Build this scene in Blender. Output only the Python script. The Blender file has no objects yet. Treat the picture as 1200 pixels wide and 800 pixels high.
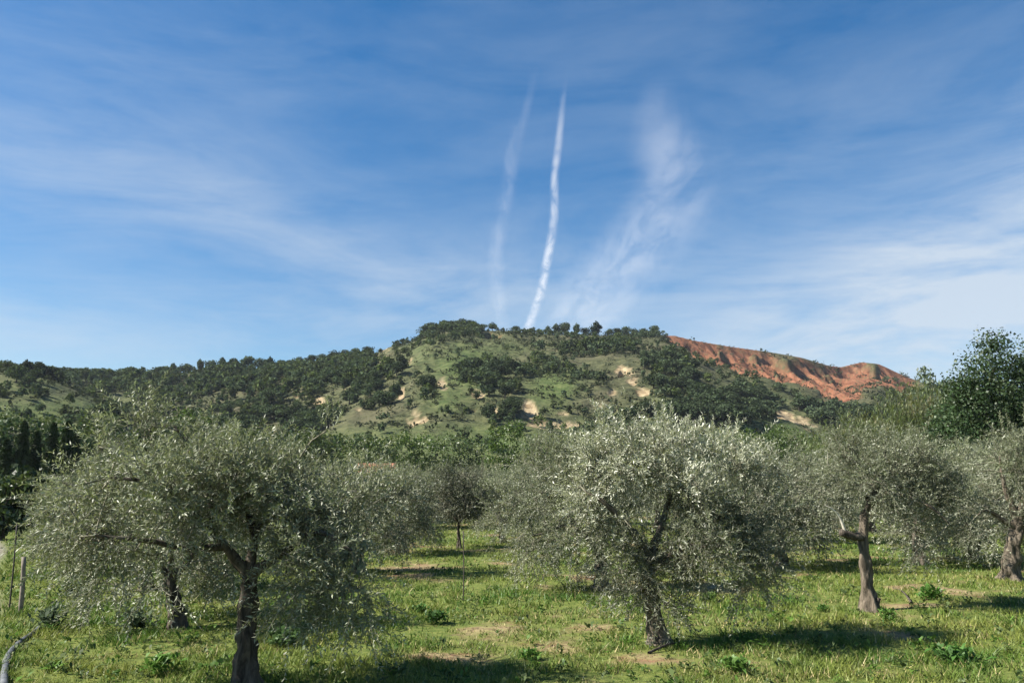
import bpy, math
import numpy as np

R = np.random.default_rng(7)
scene = bpy.context.scene
COL = scene.collection

# ------------------------------------------------------------------ camera
CAM_H = 2.4
PITCH = math.radians(9.9)
F = 28.0 / 36.0 * 1200.0            # focal length in photo pixels (1200 wide)
cam_data = bpy.data.cameras.new("camera")
cam_data.sensor_width = 36.0
cam_data.lens = 28.0
cam_data.clip_start = 0.1
cam_data.clip_end = 200000.0
cam = bpy.data.objects.new("camera", cam_data)
cam.location = (0, 0, CAM_H)
cam.rotation_euler = (math.pi / 2 + PITCH, 0, 0)
COL.objects.link(cam)
scene.camera = cam

# ------------------------------------------------------------------ light
SUN_EL = math.radians(42)
SUN_AZ = math.radians(262)          # clockwise from +Y
sun_vec = np.array([math.sin(SUN_AZ) * math.cos(SUN_EL), math.cos(SUN_AZ) * math.cos(SUN_EL), math.sin(SUN_EL)])
sd = bpy.data.lights.new("sun", 'SUN')
sd.energy = 4.8
sd.angle = math.radians(0.5)
sd.color = (1.0, 0.95, 0.86)
so = bpy.data.objects.new("sun", sd)
from mathutils import Vector
so.rotation_euler = Vector(sun_vec).to_track_quat('Z', 'Y').to_euler()
so.location = (-40, -10, 60)
COL.objects.link(so)

scene.view_settings.view_transform = 'Standard'
scene.view_settings.look = 'None'
scene.view_settings.exposure = 1.32
scene.view_settings.gamma = 1.0
scene.cycles.transparent_max_bounces = 16
scene.cycles.max_bounces = 6


class NT:
    """small node-building helper"""
    def __init__(self, tree):
        self.t = tree
        tree.nodes.clear()

    def n(self, kind, **kw):
        nd = self.t.nodes.new(kind)
        for k, v in kw.items():
            setattr(nd, k, v)
        return nd

    def l(self, a, b):
        self.t.links.new(a, b)

    def put(self, sock, v):
        if hasattr(v, 'is_output'):
            self.l(v, sock)
        else:
            sock.default_value = v

    def m(self, op, a, b=0.0, c=None, clamp=False):
        nd = self.n('ShaderNodeMath', operation=op, use_clamp=clamp)
        self.put(nd.inputs[0], a)
        self.put(nd.inputs[1], b)
        if c is not None:
            self.put(nd.inputs[2], c)
        return nd.outputs[0]

    def mix(self, f, a, b, blend='MIX'):
        nd = self.n('ShaderNodeMix', data_type='RGBA', blend_type=blend)
        self.put(nd.inputs[0], f)
        self.put(nd.inputs[6], a if hasattr(a, 'is_output') else (*a, 1) if len(a) == 3 else a)
        self.put(nd.inputs[7], b if hasattr(b, 'is_output') else (*b, 1) if len(b) == 3 else b)
        return nd.outputs[2]

    def noise(self, vec, scale, detail=4.0, rough=0.55, dist=0.0):
        nd = self.n('ShaderNodeTexNoise')
        if vec is not None:
            self.l(vec, nd.inputs['Vector'])
        nd.inputs['Scale'].default_value = scale
        nd.inputs['Detail'].default_value = detail
        nd.inputs['Roughness'].default_value = rough
        nd.inputs['Distortion'].default_value = dist
        return nd.outputs['Fac']

    def ramp(self, f, lo, hi):
        nd = self.n('ShaderNodeMapRange', interpolation_type='SMOOTHSTEP')
        self.put(nd.inputs[0], f)
        self.put(nd.inputs[1], lo)
        self.put(nd.inputs[2], hi)
        return nd.outputs[0]


def px_dir(x, y):
    """photo pixel -> world ray as (X/Y, Z/Y) slopes"""
    cx, cz = (np.asarray(x, float) - 600) / F, -(np.asarray(y, float) - 400) / F
    wy = math.cos(PITCH) - cz * math.sin(PITCH)
    wz = math.sin(PITCH) + cz * math.cos(PITCH)
    return cx / wy, wz / wy


def to_px(p):
    p = np.asarray(p, float)
    d = p - np.array([0, 0, CAM_H])
    fy = d[..., 1] * math.cos(PITCH) + d[..., 2] * math.sin(PITCH)
    fz = -d[..., 1] * math.sin(PITCH) + d[..., 2] * math.cos(PITCH)
    fy = np.maximum(fy, 1e-3)
    return 600 + F * d[..., 0] / fy, 400 - F * fz / fy


def at(x, y, Y):
    a, e = px_dir(x, y)
    return np.array([float(a) * Y, Y, CAM_H + float(e) * Y])


def on_ground(x, y):
    a, e = px_dir(x, y)
    Y = -CAM_H / float(e)
    return np.array([float(a) * Y, Y, 0.0])


# ------------------------------------------------------------------ world
SKY_STR = 0.052
w = bpy.data.worlds.new("World")
scene.world = w
w.use_nodes = True
k = NT(w.node_tree)
sky = k.n('ShaderNodeTexSky', sky_type='NISHITA')
sky.sun_disc = False
sky.sun_elevation = SUN_EL
sky.sun_rotation = SUN_AZ
sky.altitude = 100
sky.air_density = 1.0
sky.dust_density = 0.35
sky.ozone_density = 2.2
tc = k.n('ShaderNodeTexCoord')
sep = k.n('ShaderNodeSeparateXYZ')
k.l(tc.outputs['Generated'], sep.inputs[0])
az = k.m('ARCTAN2', sep.outputs[0], k.m('ABSOLUTE', sep.outputs[1]))
el = k.m('ARCSINE', sep.outputs[2])


def sky_blob(x, y, sx, sy, rot, wgt):
    """soft bank of cirrus in azimuth/elevation"""
    a, e = px_dir(x, y)
    a0 = math.atan(float(a)); e0 = math.atan(float(e) * math.cos(a0))
    da = k.m('SUBTRACT', az, a0); de = k.m('SUBTRACT', el, e0)
    c, s = math.cos(rot), math.sin(rot)
    u = k.m('DIVIDE', k.m('ADD', k.m('MULTIPLY', da, c), k.m('MULTIPLY', de, s)), sx / F)
    v = k.m('DIVIDE', k.m('ADD', k.m('MULTIPLY', da, -s), k.m('MULTIPLY', de, c)), sy / F)
    q = k.m('ADD', k.m('MULTIPLY', u, u), k.m('MULTIPLY', v, v))
    return k.m('MULTIPLY', k.m('EXPONENT', k.m('MULTIPLY', q, -1.0)), wgt)


comb = k.n('ShaderNodeCombineXYZ')
k.l(k.m('MULTIPLY', az, 1.0), comb.inputs[0])
k.l(k.m('MULTIPLY', el, 3.8), comb.inputs[1])
mp = k.n('ShaderNodeMapping')
mp.inputs['Rotation'].default_value = (0, 0, 0.22)
k.l(comb.outputs[0], mp.inputs['Vector'])
n1 = k.noise(mp.outputs[0], 2.6, 8, 0.62, 0.7)
n2 = k.noise(mp.outputs[0], 9.0, 7, 0.65, 0.4)
streak = k.m('ADD', k.m('MULTIPLY', n1, 0.74), k.m('MULTIPLY', n2, 0.26))
SKY_BLOBS = [
    (150, 225, 380, 70, -0.16, 0.36), (420, 300, 300, 46, -0.18, 0.34), (250, 385, 360, 42, 0.10, 0.62),
    (1140, 370, 380, 88, 0.16, 1.7), (1000, 330, 260, 55, 0.30, 0.40), (700, 100, 520, 140, 0.1, 0.19),
    (620, 330, 260, 70, 0.2, 0.32), (1100, 160, 280, 90, 0.2, 0.25), (60, 60, 340, 100, 0.0, 0.24),
    (1500, 250, 350, 140, 0.2, 0.7), (-350, 260, 350, 140, -0.1, 0.5),
]
mask = None
for b in SKY_BLOBS:
    g = sky_blob(*b)
    mask = g if mask is None else k.m('ADD', mask, g)
dens = k.m('MULTIPLY', k.m('ADD', mask, 0.10), k.ramp(streak, 0.15, 0.82))
low = k.m('EXPONENT', k.m('MULTIPLY', k.m('ABSOLUTE', el), -11.0))
dens = k.m('ADD', dens, k.m('MULTIPLY', low, 0.04))
dens = k.m('MINIMUM', k.m('MULTIPLY', dens, 0.80), 0.88)
# blue of the clear sky a little deeper than the model gives
hs = k.n('ShaderNodeHueSaturation')
hs.inputs['Saturation'].default_value = 1.46
hs.inputs['Value'].default_value = 1.08
k.l(sky.outputs[0], hs.inputs['Color'])
cl = tuple(c / SKY_STR / 2.48 for c in (0.66, 0.75, 0.85))
skc = k.mix(dens, hs.outputs[0], cl)
bg = k.n('ShaderNodeBackground')
bg.inputs['Strength'].default_value = SKY_STR
k.l(skc, bg.inputs['Color'])
wo = k.n('ShaderNodeOutputWorld')
k.l(bg.outputs[0], wo.inputs['Surface'])


# ------------------------------------------------------------------ numpy helpers
def _h(ix, iy, seed):
    n = (ix.astype(np.int64) * 374761393 + iy.astype(np.int64) * 668265263 + seed * 1442695041) & 0x7fffffff
    n = ((n ^ (n >> 13)) * 1274126177) & 0x7fffffff
    return ((n ^ (n >> 16)) & 0xffff) / 65535.0


def vn(x, y, seed=0):
    x = np.asarray(x, float); y = np.asarray(y, float)
    ix, iy = np.floor(x), np.floor(y)
    fx, fy = x - ix, y - iy
    fx = fx * fx * (3 - 2 * fx); fy = fy * fy * (3 - 2 * fy)
    a = _h(ix, iy, seed); b = _h(ix + 1, iy, seed); c = _h(ix, iy + 1, seed); d = _h(ix + 1, iy + 1, seed)
    return (a * (1 - fx) + b * fx) * (1 - fy) + (c * (1 - fx) + d * fx) * fy


def fbm(x, y, seed=0, o=4):
    s, amp, t = 0, 1.0, 0
    for i in range(o):
        s = s + amp * vn(x * 2 ** i, y * 2 ** i, seed + i * 17)
        t += amp
        amp *= 0.5
    return s / t


def nrm(v):
    return v / np.maximum(np.linalg.norm(v, axis=-1, keepdims=True), 1e-9)


def make_mesh(name, verts, faces, mats, mat_idx=None, smooth=False, attrs=None, colors=None):
    """faces: list of (n,k) int arrays"""
    me = bpy.data.meshes.new(name)
    verts = np.ascontiguousarray(verts, dtype=np.float32)
    me.vertices.add(len(verts))
    me.vertices.foreach_set('co', verts.ravel())
    faces = [np.asarray(f, dtype=np.int32) for f in faces if len(f)]
    nl = sum(f.size for f in faces); nf = sum(len(f) for f in faces)
    me.loops.add(nl)
    me.loops.foreach_set('vertex_index', np.concatenate([f.ravel() for f in faces]))
    me.polygons.add(nf)
    tot = np.concatenate([np.full(len(f), f.shape[1], np.int32) for f in faces])
    st = np.concatenate([[0], np.cumsum(tot)[:-1]]).astype(np.int32)
    me.polygons.foreach_set('loop_start', st)
    me.polygons.foreach_set('loop_total', tot)
    for m_ in mats:
        me.materials.append(m_)
    if mat_idx is not None:
        me.polygons.foreach_set('material_index', np.asarray(mat_idx, np.int32))
    if smooth is not False:
        sm = np.full(nf, True) if smooth is True else np.asarray(smooth, bool)
        me.polygons.foreach_set('use_smooth', sm)
    for an, av in (attrs or {}).items():
        at_ = me.attributes.new(an, 'FLOAT', 'POINT')
        at_.data.foreach_set('value', np.ascontiguousarray(av, np.float32))
    for an, av in (colors or {}).items():
        at_ = me.attributes.new(an, 'FLOAT_COLOR', 'POINT')
        c4 = np.ones((len(verts), 4), np.float32); c4[:, :3] = av
        at_.data.foreach_set('color', c4.ravel())
    me.update(calc_edges=True)
    me.validate()
    return me


def obj(name, me, parent=None, loc=None, label=None, cat=None, group=None, kind=None):
    o = bpy.data.objects.new(name, me)
    COL.objects.link(o)
    if parent is not None:
        o.parent = parent
    if loc is not None:
        o.location = [float(c) for c in loc]
    if label: o['label'] = label
    if cat: o['category'] = cat
    if group: o['group'] = group
    if kind: o['kind'] = kind
    return o


def empty(name, loc, label, cat, group=None):
    o = obj(name, None, None, loc, label, cat, group)
    o.empty_display_size = 0.3
    return o


def copy_tree(o, loc, rotz, scale, label, parent=None, group=None):
    c = o.copy()
    COL.objects.link(c)
    c.parent = parent
    if parent is None:
        c.location = [float(v) for v in loc]
        c.rotation_euler = (0, 0, rotz)
        c.scale = (scale,) * 3 if np.isscalar(scale) else scale
        c['label'] = label
        if group: c['group'] = group
    for ch in [x for x in o.children]:
        copy_tree(ch, None, 0, 1, None, c)
    return c


def tube(pts, rad, sides, cap=True):
    pts = np.asarray(pts, float); rad = np.asarray(rad, float)
    n = len(pts)
    t = np.gradient(pts, axis=0); t = nrm(t)
    ref = np.array([1.0, 0, 0]) if abs(t[0, 0]) < 0.8 else np.array([0, 1.0, 0])
    u = nrm(np.cross(t[0], ref))
    U = [u]
    for i in range(1, n):
        u = U[-1] - t[i] * np.dot(U[-1], t[i])
        U.append(nrm(u))
    U = np.array(U); V = np.cross(t, U)
    a = np.linspace(0, 2 * math.pi, sides, endpoint=False)
    v = pts[:, None, :] + rad[:, None, None] * (np.cos(a)[None, :, None] * U[:, None, :] + np.sin(a)[None, :, None] * V[:, None, :])
    v = v.reshape(-1, 3)
    i = np.arange(n - 1)[:, None] * sides; j = np.arange(sides)[None, :]; j2 = (j + 1) % sides
    q = np.stack([i + j, i + j2, i + sides + j2, i + sides + j], -1).reshape(-1, 4)
    return v, q


def spline(ctrl, n):
    """Catmull-Rom through control points"""
    c = np.asarray(ctrl, float)
    c = np.vstack([2 * c[0] - c[1], c, 2 * c[-1] - c[-2]])
    out = []
    m = len(c) - 3
    for s in np.linspace(0, m - 1e-6, n):
        i = int(s); t = s - i
        p0, p1, p2, p3 = c[i:i + 4]
        out.append(0.5 * (2 * p1 + (p2 - p0) * t + (2 * p0 - 5 * p1 + 4 * p2 - p3) * t * t + (3 * p1 - p0 - 3 * p2 + p3) * t ** 3))
    return np.array(out)


class Acc:
    def __init__(self):
        self.v = []; self.q = []; self.t = []; self.n = 0

    def add(self, v, f):
        f = np.asarray(f) + self.n
        (self.q if f.shape[1] == 4 else self.t).append(f)
        self.v.append(v); self.n += len(v)

    def faces(self):
        return [np.concatenate(x) for x in (self.q, self.t) if x]

    def verts(self):
        return np.concatenate(self.v)


# ------------------------------------------------------------------ materials
def new_mat(name):
    m_ = bpy.data.materials.new(name)
    m_.use_nodes = True
    return m_, NT(m_.node_tree)


def leaf_material(name, front, back, trans=0.25, gloss=0.06, rough=0.45, vary=0.36, clump=0.8, warm=None, ovar=0.3):
    m_, k = new_mat(name)
    g = k.n('ShaderNodeNewGeometry')
    oi = k.n('ShaderNodeObjectInfo')
    tc = k.n('ShaderNodeTexCoord')
    isl = g.outputs['Random Per Island']
    c = k.mix(g.outputs['Backfacing'], front, back)
    nz = k.noise(tc.outputs['Object'], clump, 2.0)
    val = k.m('ADD', 1.0 - vary, k.m('MULTIPLY', isl, 2 * vary))
    val = k.m('MULTIPLY', val, k.m('ADD', 0.65, k.m('MULTIPLY', nz, 0.7)))
    val = k.m('MULTIPLY', val, k.m('ADD', 0.85, k.m('MULTIPLY', oi.outputs['Random'], ovar)))
    mul = k.n('ShaderNodeVectorMath', operation='SCALE')
    k.l(c, mul.inputs[0]); k.l(val, mul.inputs['Scale'])
    col = mul.outputs[0]
    if warm:
        col = k.mix(k.ramp(k.noise(tc.outputs['Object'], clump * 2.3, 2.0), 0.5, 0.75), col, warm)
    d = k.n('ShaderNodeBsdfDiffuse'); k.l(col, d.inputs[0])
    tr = k.n('ShaderNodeBsdfTranslucent')
    tm = k.mix(1.0, col, (1.15, 1.25, 0.6), 'MULTIPLY'); k.l(tm, tr.inputs[0])
    ms = k.n('ShaderNodeMixShader'); ms.inputs[0].default_value = trans
    k.l(d.outputs[0], ms.inputs[1]); k.l(tr.outputs[0], ms.inputs[2])
    gl = k.n('ShaderNodeBsdfGlossy'); gl.inputs['Roughness'].default_value = rough
    m2 = k.n('ShaderNodeMixShader'); m2.inputs[0].default_value = gloss
    k.l(ms.outputs[0], m2.inputs[1]); k.l(gl.outputs[0], m2.inputs[2])
    o = k.n('ShaderNodeOutputMaterial'); k.l(m2.outputs[0], o.inputs[0])
    return m_


def bark_material(name, a, b, scale=14.0):
    m_, k = new_mat(name)
    tc = k.n('ShaderNodeTexCoord')
    mp = k.n('ShaderNodeMapping'); mp.inputs['Scale'].default_value = (1, 1, 0.28)
    k.l(tc.outputs['Object'], mp.inputs[0])
    n = k.noise(mp.outputs[0], scale, 6, 0.65, 0.6)
    n2 = k.noise(tc.outputs['Object'], scale * 0.25, 3)
    c = k.mix(k.ramp(n, 0.35, 0.68), a, b)
    c = k.mix(k.m('MULTIPLY', k.ramp(n2, 0.55, 0.72), 0.5), c, (0.16, 0.16, 0.12))
    p = k.n('ShaderNodeBsdfPrincipled'); p.inputs['Roughness'].default_value = 0.95
    p.inputs['Specular IOR Level'].default_value = 0.15
    k.l(c, p.inputs['Base Color'])
    bp = k.n('ShaderNodeBump'); bp.inputs['Strength'].default_value = 0.9; bp.inputs['Distance'].default_value = 0.03
    k.l(n, bp.inputs['Height']); k.l(bp.outputs[0], p.inputs['Normal'])
    o = k.n('ShaderNodeOutputMaterial'); k.l(p.outputs[0], o.inputs[0])
    return m_


def plain_material(name, a, b, scale=6.0, rough=0.8):
    m_, k = new_mat(name)
    tc = k.n('ShaderNodeTexCoord')
    n = k.noise(tc.outputs['Object'], scale, 5)
    p = k.n('ShaderNodeBsdfPrincipled'); p.inputs['Roughness'].default_value = rough
    k.l(k.mix(k.ramp(n, 0.3, 0.7), a, b), p.inputs['Base Color'])
    o = k.n('ShaderNodeOutputMaterial'); k.l(p.outputs[0], o.inputs[0])
    return m_


M_OLIVE = leaf_material('olive_leaf', (0.130, 0.147, 0.078), (0.28, 0.295, 0.21), trans=0.18, gloss=0.05, rough=0.5)
M_OLIVE_DARK = leaf_material('olive_leaf_dark', (0.070, 0.082, 0.045), (0.16, 0.17, 0.12), trans=0.15, gloss=0.03, rough=0.5)
M_OLIVE_SUNLIT = leaf_material('olive_leaf_sunlit', (0.36, 0.37, 0.26), (0.55, 0.56, 0.44), trans=0.18, gloss=0.07, rough=0.45)  # paler copy of the olive leaf, sunlight put into its colour
M_TWIG = bark_material('olive_twig', (0.16, 0.15, 0.11), (0.28, 0.27, 0.20), 30)
M_BARK = bark_material('olive_bark', (0.035, 0.030, 0.024), (0.12, 0.10, 0.078))
M_BARK_PALE = bark_material('olive_bark_pale', (0.06, 0.050, 0.037), (0.19, 0.155, 0.115))
M_OAK = leaf_material('evergreen_leaf', (0.035, 0.062, 0.022), (0.06, 0.085, 0.04), trans=0.2, gloss=0.02, clump=0.35)
M_BRIGHT = leaf_material('spring_leaf', (0.062, 0.100, 0.022), (0.075, 0.11, 0.03), trans=0.3, gloss=0.03, clump=0.3)
M_MIDGREEN = leaf_material('shrub_leaf', (0.055, 0.085, 0.025), (0.08, 0.10, 0.04), trans=0.25, gloss=0.04, clump=0.3)
M_GREYBLUE = leaf_material('grey_leaf', (0.11, 0.14, 0.10), (0.16, 0.19, 0.15), trans=0.2, gloss=0.06, clump=0.4)
M_HILLTREE = leaf_material('hill_tree_leaf', (0.036, 0.049, 0.026), (0.040, 0.054, 0.030), trans=0.2, gloss=0.0, clump=0.12, ovar=1.1)
M_HILLMID = leaf_material('hill_bush_leaf', (0.052, 0.066, 0.030), (0.056, 0.07, 0.034), trans=0.2, gloss=0.0, clump=0.12)
M_HILLGREEN = leaf_material('hill_green_leaf', (0.068, 0.090, 0.030), (0.072, 0.092, 0.034), trans=0.2, gloss=0.0, clump=0.12)
M_SCRUB = leaf_material('scrub_leaf', (0.045, 0.053, 0.028), (0.050, 0.058, 0.032), trans=0.15, gloss=0.0, clump=0.03)
M_CYPRESS = leaf_material('cypress_leaf', (0.034, 0.052, 0.021), (0.038, 0.056, 0.026), trans=0.1, gloss=0.02, clump=0.3)
M_REED = leaf_material('reed_leaf', (0.095, 0.125, 0.042), (0.13, 0.155, 0.065), trans=0.3, gloss=0.05, clump=0.25, warm=(0.24, 0.21, 0.11))
M_DARKBARK = bark_material('dark_bark', (0.04, 0.035, 0.028), (0.10, 0.085, 0.065), 5)


def vcol_material(name, trans=0.3, gloss=0.02, vary=0.3):
    m_, k = new_mat(name)
    at_ = k.n('ShaderNodeAttribute', attribute_name='col')
    g = k.n('ShaderNodeNewGeometry')
    sc = k.n('ShaderNodeVectorMath', operation='SCALE')
    k.l(at_.outputs['Color'], sc.inputs[0])
    k.l(k.m('ADD', 1 - vary, k.m('MULTIPLY', g.outputs['Random Per Island'], 2 * vary)), sc.inputs['Scale'])
    d = k.n('ShaderNodeBsdfDiffuse'); k.l(sc.outputs[0], d.inputs[0])
    t = k.n('ShaderNodeBsdfTranslucent'); k.l(sc.outputs[0], t.inputs[0])
    ms = k.n('ShaderNodeMixShader'); ms.inputs[0].default_value = trans
    k.l(d.outputs[0], ms.inputs[1]); k.l(t.outputs[0], ms.inputs[2])
    gl = k.n('ShaderNodeBsdfGlossy'); gl.inputs['Roughness'].default_value = 0.5
    m2 = k.n('ShaderNodeMixShader'); m2.inputs[0].default_value = gloss
    k.l(ms.outputs[0], m2.inputs[1]); k.l(gl.outputs[0], m2.inputs[2])
    o = k.n('ShaderNodeOutputMaterial'); k.l(m2.outputs[0], o.inputs[0])
    return m_


M_GRASS = vcol_material('grass_blade')


# ------------------------------------------------------------------ ground
def lush(x, y):
    """0 = dry straw / bare earth, 1 = thick green"""
    n = 0.55 * fbm(x * 0.42 + 3.1, y * 0.42, 11, 4) + 0.45 * fbm(x * 1.3, y * 1.3 + 9, 23, 3)
    n = np.clip((n - 0.255) / 0.30, 0, 1)
    left = np.clip((-x / np.maximum(y, 1) - 0.12) / 0.3, 0, 1)     # the left side is greener
    return np.clip(n + 0.45 * left, 0, 1)


def path_x(y):
    return -0.613 * y - 0.1 + 0.15 * np.sin(y * 0.5)


def gz(x, y):
    near = np.exp(-(np.maximum(np.hypot(x, y) - 40, 0) / 30) ** 2)
    return near * (0.16 * (fbm(x * 0.22, y * 0.22, 5, 3) - 0.5) + 0.05 * (fbm(x * 1.6, y * 1.6, 8, 2) - 0.5))


def axis(lo, hi, step, far, k):
    mid = np.arange(lo, hi + step / 2, step)
    ext = np.geomspace(step * 2, far, k)
    return np.concatenate([lo - ext[::-1], mid, hi + ext])


gx = axis(-26, 26, 0.2, 6000, 26)
gy = axis(1, 56, 0.2, 6000, 26)
GX, GY = np.meshgrid(gx, gy)
V = np.stack([GX, GY, gz(GX, GY)], -1).reshape(-1, 3)
ii = np.arange(len(gy) - 1)[:, None] * len(gx) + np.arange(len(gx) - 1)[None, :]
Q = np.stack([ii, ii + 1, ii + 1 + len(gx), ii + len(gx)], -1).reshape(-1, 4)
lu = lush(GX, GY).ravel()
pw = np.clip(1 - np.abs(GX - (path_x(GY) - 1.15)) / 1.15, 0, 1)
pw = np.where((GY > 2) & (GY < 110), np.clip(pw * 3, 0, 1), 0).ravel()

m_ground, k = new_mat('orchard_ground')
tc = k.n('ShaderNodeTexCoord')
P = tc.outputs['Object']
al = k.n('ShaderNodeAttribute', attribute_name='lush').outputs['Fac']
ap = k.n('ShaderNodeAttribute', attribute_name='path').outputs['Fac']
nf = k.noise(P, 7.0, 6, 0.7)
nm = k.noise(P, 1.7, 4)
dry = k.mix(k.ramp(nf, 0.35, 0.65), (0.16, 0.115, 0.062), (0.31, 0.25, 0.13))
earth = k.mix(k.ramp(nm, 0.52, 0.66), dry, (0.21, 0.12, 0.07))
grn = k.mix(k.ramp(nf, 0.3, 0.7), (0.060, 0.095, 0.020), (0.165, 0.180, 0.048))
gc = k.mix(k.ramp(k.m('ADD', al, k.m('MULTIPLY', k.m('SUBTRACT', nf, 0.5), 0.8)), 0.2, 0.6), earth, grn)
gc = k.mix(ap, gc, k.mix(k.ramp(nf, 0.3, 0.7), (0.15, 0.13, 0.105), (0.25, 0.22, 0.18)))
p = k.n('ShaderNodeBsdfPrincipled'); p.inputs['Roughness'].default_value = 0.95
p.inputs['Specular IOR Level'].default_value = 0.1
k.l(gc, p.inputs['Base Color'])
bp = k.n('ShaderNodeBump'); bp.inputs['Strength'].default_value = 0.7; bp.inputs['Distance'].default_value = 0.05
k.l(nf, bp.inputs['Height']); k.l(bp.outputs[0], p.inputs['Normal'])
o = k.n('ShaderNodeOutputMaterial'); k.l(p.outputs[0], o.inputs[0])
obj('ground', make_mesh('ground', V, [Q], [m_ground], smooth=True, attrs={'lush': lu, 'path': pw}), kind='structure')

# ------------------------------------------------------------------ hills
RIDGE = np.array([(-500, 425, 520), (-200, 428, 520), (-60, 430, 520), (0, 434, 520), (60, 440, 520), (130, 443, 520), (200, 440, 520),
                  (260, 434, 520), (340, 431, 520), (400, 424, 520), (440, 415, 520), (455, 407, 520), (480, 402, 520),
                  (500, 391, 525), (525, 386, 530), (560, 387, 530), (600, 388, 530), (650, 392, 530), (700, 394, 530),
                  (770, 393, 530), (790, 393, 530), (815, 399, 535), (850, 405, 545), (900, 412, 560), (940, 419, 570),
                  (970, 428, 585), (985, 430, 600), (1010, 424, 620), (1030, 426, 620), (1060, 440, 620), (1100, 456, 620),
                  (1140, 468, 620), (1200, 476, 620), (1500, 490, 620), (1800, 500, 620)], float)
ra, re = px_dir(RIDGE[:, 0], RIDGE[:, 1])
SPUR = np.array([(-600, 436), (-150, 430), (-20, 433), (20, 438), (60, 449), (100, 464), (140, 484), (180, 505), (230, 540), (300, 563)], float)
sa, se = px_dir(SPUR[:, 0], SPUR[:, 1])

# ground cover seen on the hill, in photo pixels: (x, y, rx, ry, strength)
BARE = [(620, 478, 9, 12, 1), (625, 487, 6, 8, 1), (648, 496, 34, 5, 1.2), (655, 484, 10, 3, .7), (518, 450, 6, 8, 1), (487, 486, 10, 14, .9),
        (470, 463, 5, 10, .9), (497, 490, 7, 10, .7), (480, 492, 9, 6, .7), (452, 409, 7, 6, 1), (482, 395, 5, 5, 1), (728, 433, 10, 5, .9), (742, 445, 9, 6, .9), (755, 460, 12, 6, .9),
        (738, 438, 6, 9, .8), (715, 460, 7, 4, .6), (920, 486, 14, 7, 1), (938, 492, 14, 6, .9), (950, 502, 10, 6, .7), (560, 458, 8, 5, .8), (578, 480, 6, 4, .8),
        (375, 470, 7, 8, .9), (287, 488, 9, 6, .9), (348, 462, 8, 5, .7), (422, 482, 6, 6, .8), (405, 455, 5, 5, .6), (706, 477, 6, 4, .6), (330, 426, 8, 4, .7),
        (835, 515, 10, 4, .7), (482, 425, 3, 6, .7), (340, 480, 8, 4, .5), (255, 470, 7, 4, .5), (868, 470, 8, 3, .5), (1010, 478, 10, 4, .5)]
REDS = [(792, 396, 12, 8, 1), (805, 402, 14, 8, 1), (825, 412, 22, 11, 1), (860, 420, 30, 14, 1), (895, 430, 34, 14, 1), (930, 437, 32, 16, 1), (965, 447, 30, 14, 1),
        (1000, 440, 34, 15, 1), (1035, 440, 26, 14, 1), (1058, 448, 16, 12, .9), (985, 462, 30, 10, .9), (790, 425, 8, 8, .35), (680, 392, 30, 4, .5), (575, 396, 14, 5, .5), (730, 440, 8, 8, .5)]
GREENS = [(545, 430, 40, 30, 1), (525, 465, 30, 22, .7), (650, 455, 32, 25, .9), (500, 415, 35, 20, .45), (880, 470, 40, 20, .5), (60, 480, 90, 20, .8),
          (30, 450, 60, 15, .5), (560, 520, 160, 20, .9), (700, 505, 80, 20, .5), (590, 408, 40, 10, .5), (420, 452, 25, 10, .4), (900, 500, 60, 16, .8), (790, 470, 25, 20, .4)]
WOODS = [(60, 445, 110, 9, 1), (200, 455, 110, 22, 1), (310, 452, 90, 22, 1.2), (400, 440, 60, 22, 1.2), (440, 470, 40, 25, .9), (300, 500, 120, 20, .8), (470, 440, 16, 20, .6),
         (525, 387, 40, 8, 1.4), (565, 440, 22, 18, 1.6), (580, 465, 30, 12, 1.1), (605, 450, 14, 20, .9), (495, 455, 12, 16, 1.2), (560, 495, 40, 8, .7), (600, 490, 10, 12, .9),
         (690, 408, 110, 10, .7), (660, 420, 60, 18, .35), (780, 440, 30, 24, 1.3), (795, 445, 30, 18, 1.0), (850, 470, 45, 14, 1.2), (790, 490, 50, 14, .9), (870, 488, 35, 14, 1.0),
         (960, 486, 60, 10, 1.2), (1000, 490, 60, 14, 1.1), (900, 470, 50, 10, .8), (1080, 480, 60, 20, 1.0), (700, 470, 60, 20, .45), (730, 495, 40, 10, .7),
         (640, 400, 60, 8, .5), (690, 440, 60, 20, .3), (20, 425, 40, 6, .7), (-100, 440, 100, 30, .8), (1250, 500, 120, 30, 1.0), (150, 490, 60, 14, .8)]


def field(L, px, py):
    s = np.zeros_like(px)
    for (x, y, rx, ry, wg) in L:
        s = np.maximum(s, wg * np.exp(-(((px - x) / rx) ** 2 + ((py - y) / ry) ** 2) * 0.9))
    return s


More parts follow.
